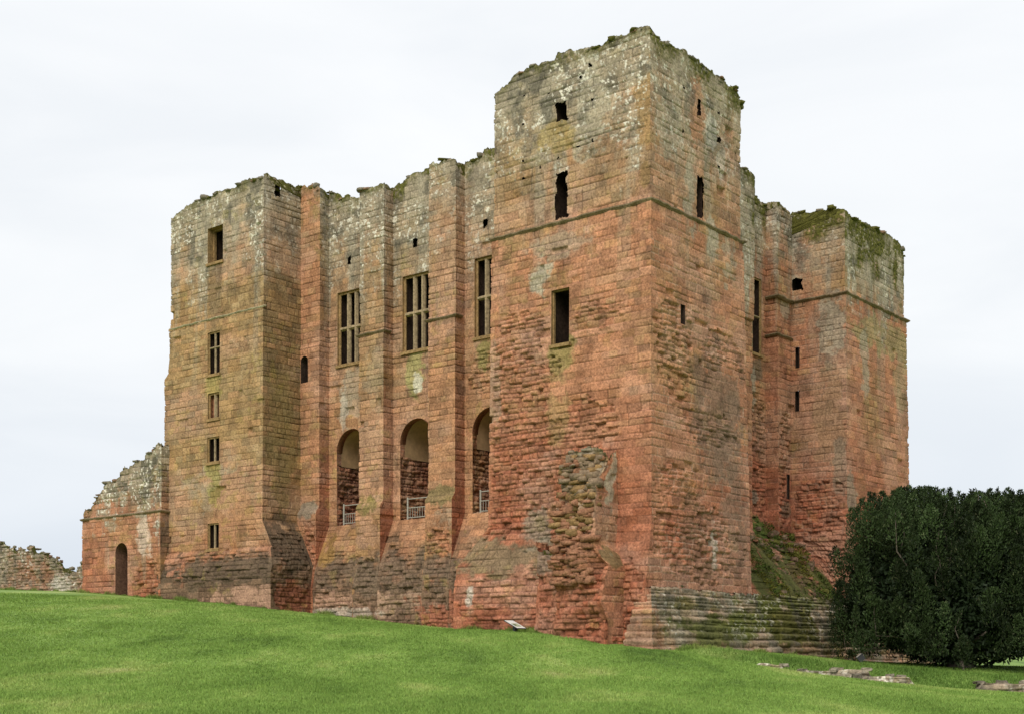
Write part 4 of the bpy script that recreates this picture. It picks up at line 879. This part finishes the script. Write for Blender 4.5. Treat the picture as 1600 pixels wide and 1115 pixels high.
# ------------------------------------------------------------------ the lawn
def grass_nodes(m, n, l, bs, attr):
    g = n.new('ShaderNodeNewGeometry'); mpn = n.new('ShaderNodeMapping'); mpn.inputs['Rotation'].default_value = (0, 0, -.30); mpn.inputs['Scale'].default_value = (.85, .30, .2); l.new(g.outputs['Position'], mpn.inputs[0])
    a = n.new('ShaderNodeTexNoise'); a.inputs['Scale'].default_value = .32; a.inputs['Detail'].default_value = 7; a.inputs['Roughness'].default_value = .62; l.new(mpn.outputs[0], a.inputs['Vector'])
    r = n.new('ShaderNodeValToRGB'); l.new(a.outputs[0], r.inputs[0]); e = r.color_ramp.elements
    e[0].position = .32; e[0].color = (.092, .158, .028, 1); e[1].position = .70; e[1].color = (.37, .37, .15, 1)
    for p, c in ((.42, (.148, .238, .043)), (.54, (.195, .295, .060)), (.62, (.27, .345, .09))): k = e.new(p); k.color = (*c, 1)
    b = n.new('ShaderNodeTexNoise'); b.inputs['Scale'].default_value = 5; b.inputs['Detail'].default_value = 8; b.inputs['Roughness'].default_value = .7; l.new(g.outputs['Position'], b.inputs['Vector'])
    mr = n.new('ShaderNodeMapRange'); mr.inputs[1].default_value = .3; mr.inputs[2].default_value = .7; mr.inputs[3].default_value = .7; mr.inputs[4].default_value = 1.3; l.new(b.outputs[0], mr.inputs[0])
    mx = n.new('ShaderNodeMixRGB'); mx.blend_type = 'MULTIPLY'; mx.inputs[0].default_value = 1; l.new(r.outputs[0], mx.inputs[1]); l.new(mr.outputs[0], mx.inputs[2])
    last = mx
    if attr:
        at = n.new('ShaderNodeAttribute'); at.attribute_name = 'col'; m2 = n.new('ShaderNodeMixRGB'); m2.blend_type = 'MULTIPLY'; m2.inputs[0].default_value = 1
        l.new(mx.outputs[0], m2.inputs[1]); l.new(at.outputs['Color'], m2.inputs[2]); last = m2
    else:
        bp = n.new('ShaderNodeBump'); bp.inputs['Strength'].default_value = .6; bp.inputs['Distance'].default_value = .04; l.new(b.outputs[0], bp.inputs['Height']); l.new(bp.outputs[0], bs.inputs['Normal'])
    l.new(last.outputs[0], bs.inputs['Base Color']); bs.inputs['Roughness'].default_value = .8; bs.inputs['Specular IOR Level'].default_value = .2
M_GROUND = mat_new('lawn_turf'); grass_nodes(*M_GROUND, False); M_BLADE = mat_new('grass_blades'); grass_nodes(*M_BLADE, True)
xs = np.concatenate([-np.geomspace(3500, 46, 14), np.arange(-45, 45.1, .4), np.geomspace(46, 3500, 14)])
ys = np.concatenate([-np.geomspace(2500, 12, 8), np.arange(-11, 20, .8), np.arange(20, 72, .35), np.arange(72, 95, 1.), np.geomspace(96, 6000, 16)])
X, Y = np.meshgrid(xs, ys, indexing='ij'); Zg = zt(X, Y) + .06 * (fbm(X * .5, Y * .5, 601, 3) - .5)
ix = np.arange(X.size).reshape(X.shape)
g = mesh_obj('ground', np.stack([X, Y, Zg], -1).reshape(-1, 3), np.stack([ix[:-1, :-1], ix[1:, :-1], ix[1:, 1:], ix[:-1, 1:]], -1).reshape(-1, 4), M_GROUND[0], smooth=True)
g['kind'] = 'structure'
n = 1100000
d = 17 * (64 / 17) ** (RNG.random(n) ** .8); x = (RNG.random(n) * 1.12 - .56) * .772 * d; q = RNG.random(n); x = np.where(q > .80, np.sign(x) * (.54 + RNG.random(n) * .75) * .772 * d, x)
ok = np.ones(n, bool)
uv_u = (x - C0[0]) * L[0] + (d - C0[1]) * L[1]; uv_v = (x - C0[0]) * R[0] + (d - C0[1]) * R[1]
ok &= ~((uv_u > -1.4) & (uv_v > 1.6)) & ~((uv_u > -.4) & (uv_v > -1.4) & (uv_u < 9)) & ~((uv_u > 21) & (uv_v > -.6))
x = x[ok]; d = d[ok]; n = len(x)
z = zt(x, d) + .06 * (fbm(x * .5, d * .5, 601, 3) - .5) - .005
h = (.022 + .04 * RNG.random(n)) * (1 + .5 * sst(.5, .7, fbm(x * .8, d * .8, 603, 3))); w = .004 + .00024 * d * (.6 + .8 * RNG.random(n))
px = x / d * 2072 + 800
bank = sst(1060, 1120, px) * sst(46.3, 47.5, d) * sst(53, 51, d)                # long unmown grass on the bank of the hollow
h = h * (1 + 2.2 * bank * RNG.random(n))
cl = (.84 + .36 * RNG.random((n, 1))) * np.array([1., 1., 1.]) + RNG.normal(0, .05, (n, 1)) * np.array([1, 0, 0])
cl = cl * (1 - .34 * bank[:, None] * np.array([1, .8, 1]))  # bank darker: long grass, plus the hollow's shade put into the colour
def foot(a, b, cnt, hmax):
    t = RNG.random((cnt, 1)); p = np.array(a) * (1 - t) + np.array(b) * t + RNG.normal(0, .09, (cnt, 2))
    w_ = W(p[:, 0], p[:, 1], 0); clump = fbm(w_[:, 0] * 1.3, w_[:, 1] * 1.3, 605, 3); w_[:, 2] = zt(w_[:, 0], w_[:, 1]) - .02
    return w_, (.05 + hmax * RNG.random(cnt) * sst(.42, .68, clump))
FB = [foot(a, b, c_, h_) for a, b, c_, h_ in (((37, -.8), (29.9, -.8), 2500, .3), ((30.1, -.75), (21.5, -.75), 3500, .28), ((21.2, 1.7), (9.4, 1.65), 5000, .3), ((9.4, -.7), (4.6, -.75), 2200, .3),
      ((4.6, -1.6), (1.0, -1.95), 1800, .25), ((-1.2, 0), (-1.4, 14), 5000, .2), ((60, 6.5), (49, 6.5), 2500, .3))]
fb = np.concatenate([q[0] for q in FB]); fh = np.concatenate([q[1] for q in FB]); m = len(fb)
x = np.concatenate([x, fb[:, 0]]); d = np.concatenate([d, fb[:, 1]]); z = np.concatenate([z, fb[:, 2]]); h = np.concatenate([h, fh]); w = np.concatenate([w, np.full(m, .016)])
cl = np.concatenate([cl, (.6 + .5 * RNG.random((m, 1))) * np.array([1, .92, .9])])
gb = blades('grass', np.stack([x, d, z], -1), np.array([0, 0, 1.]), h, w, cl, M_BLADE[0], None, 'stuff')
tag(gb, 'short mown green grass covering the slope below the keep', 'grass')
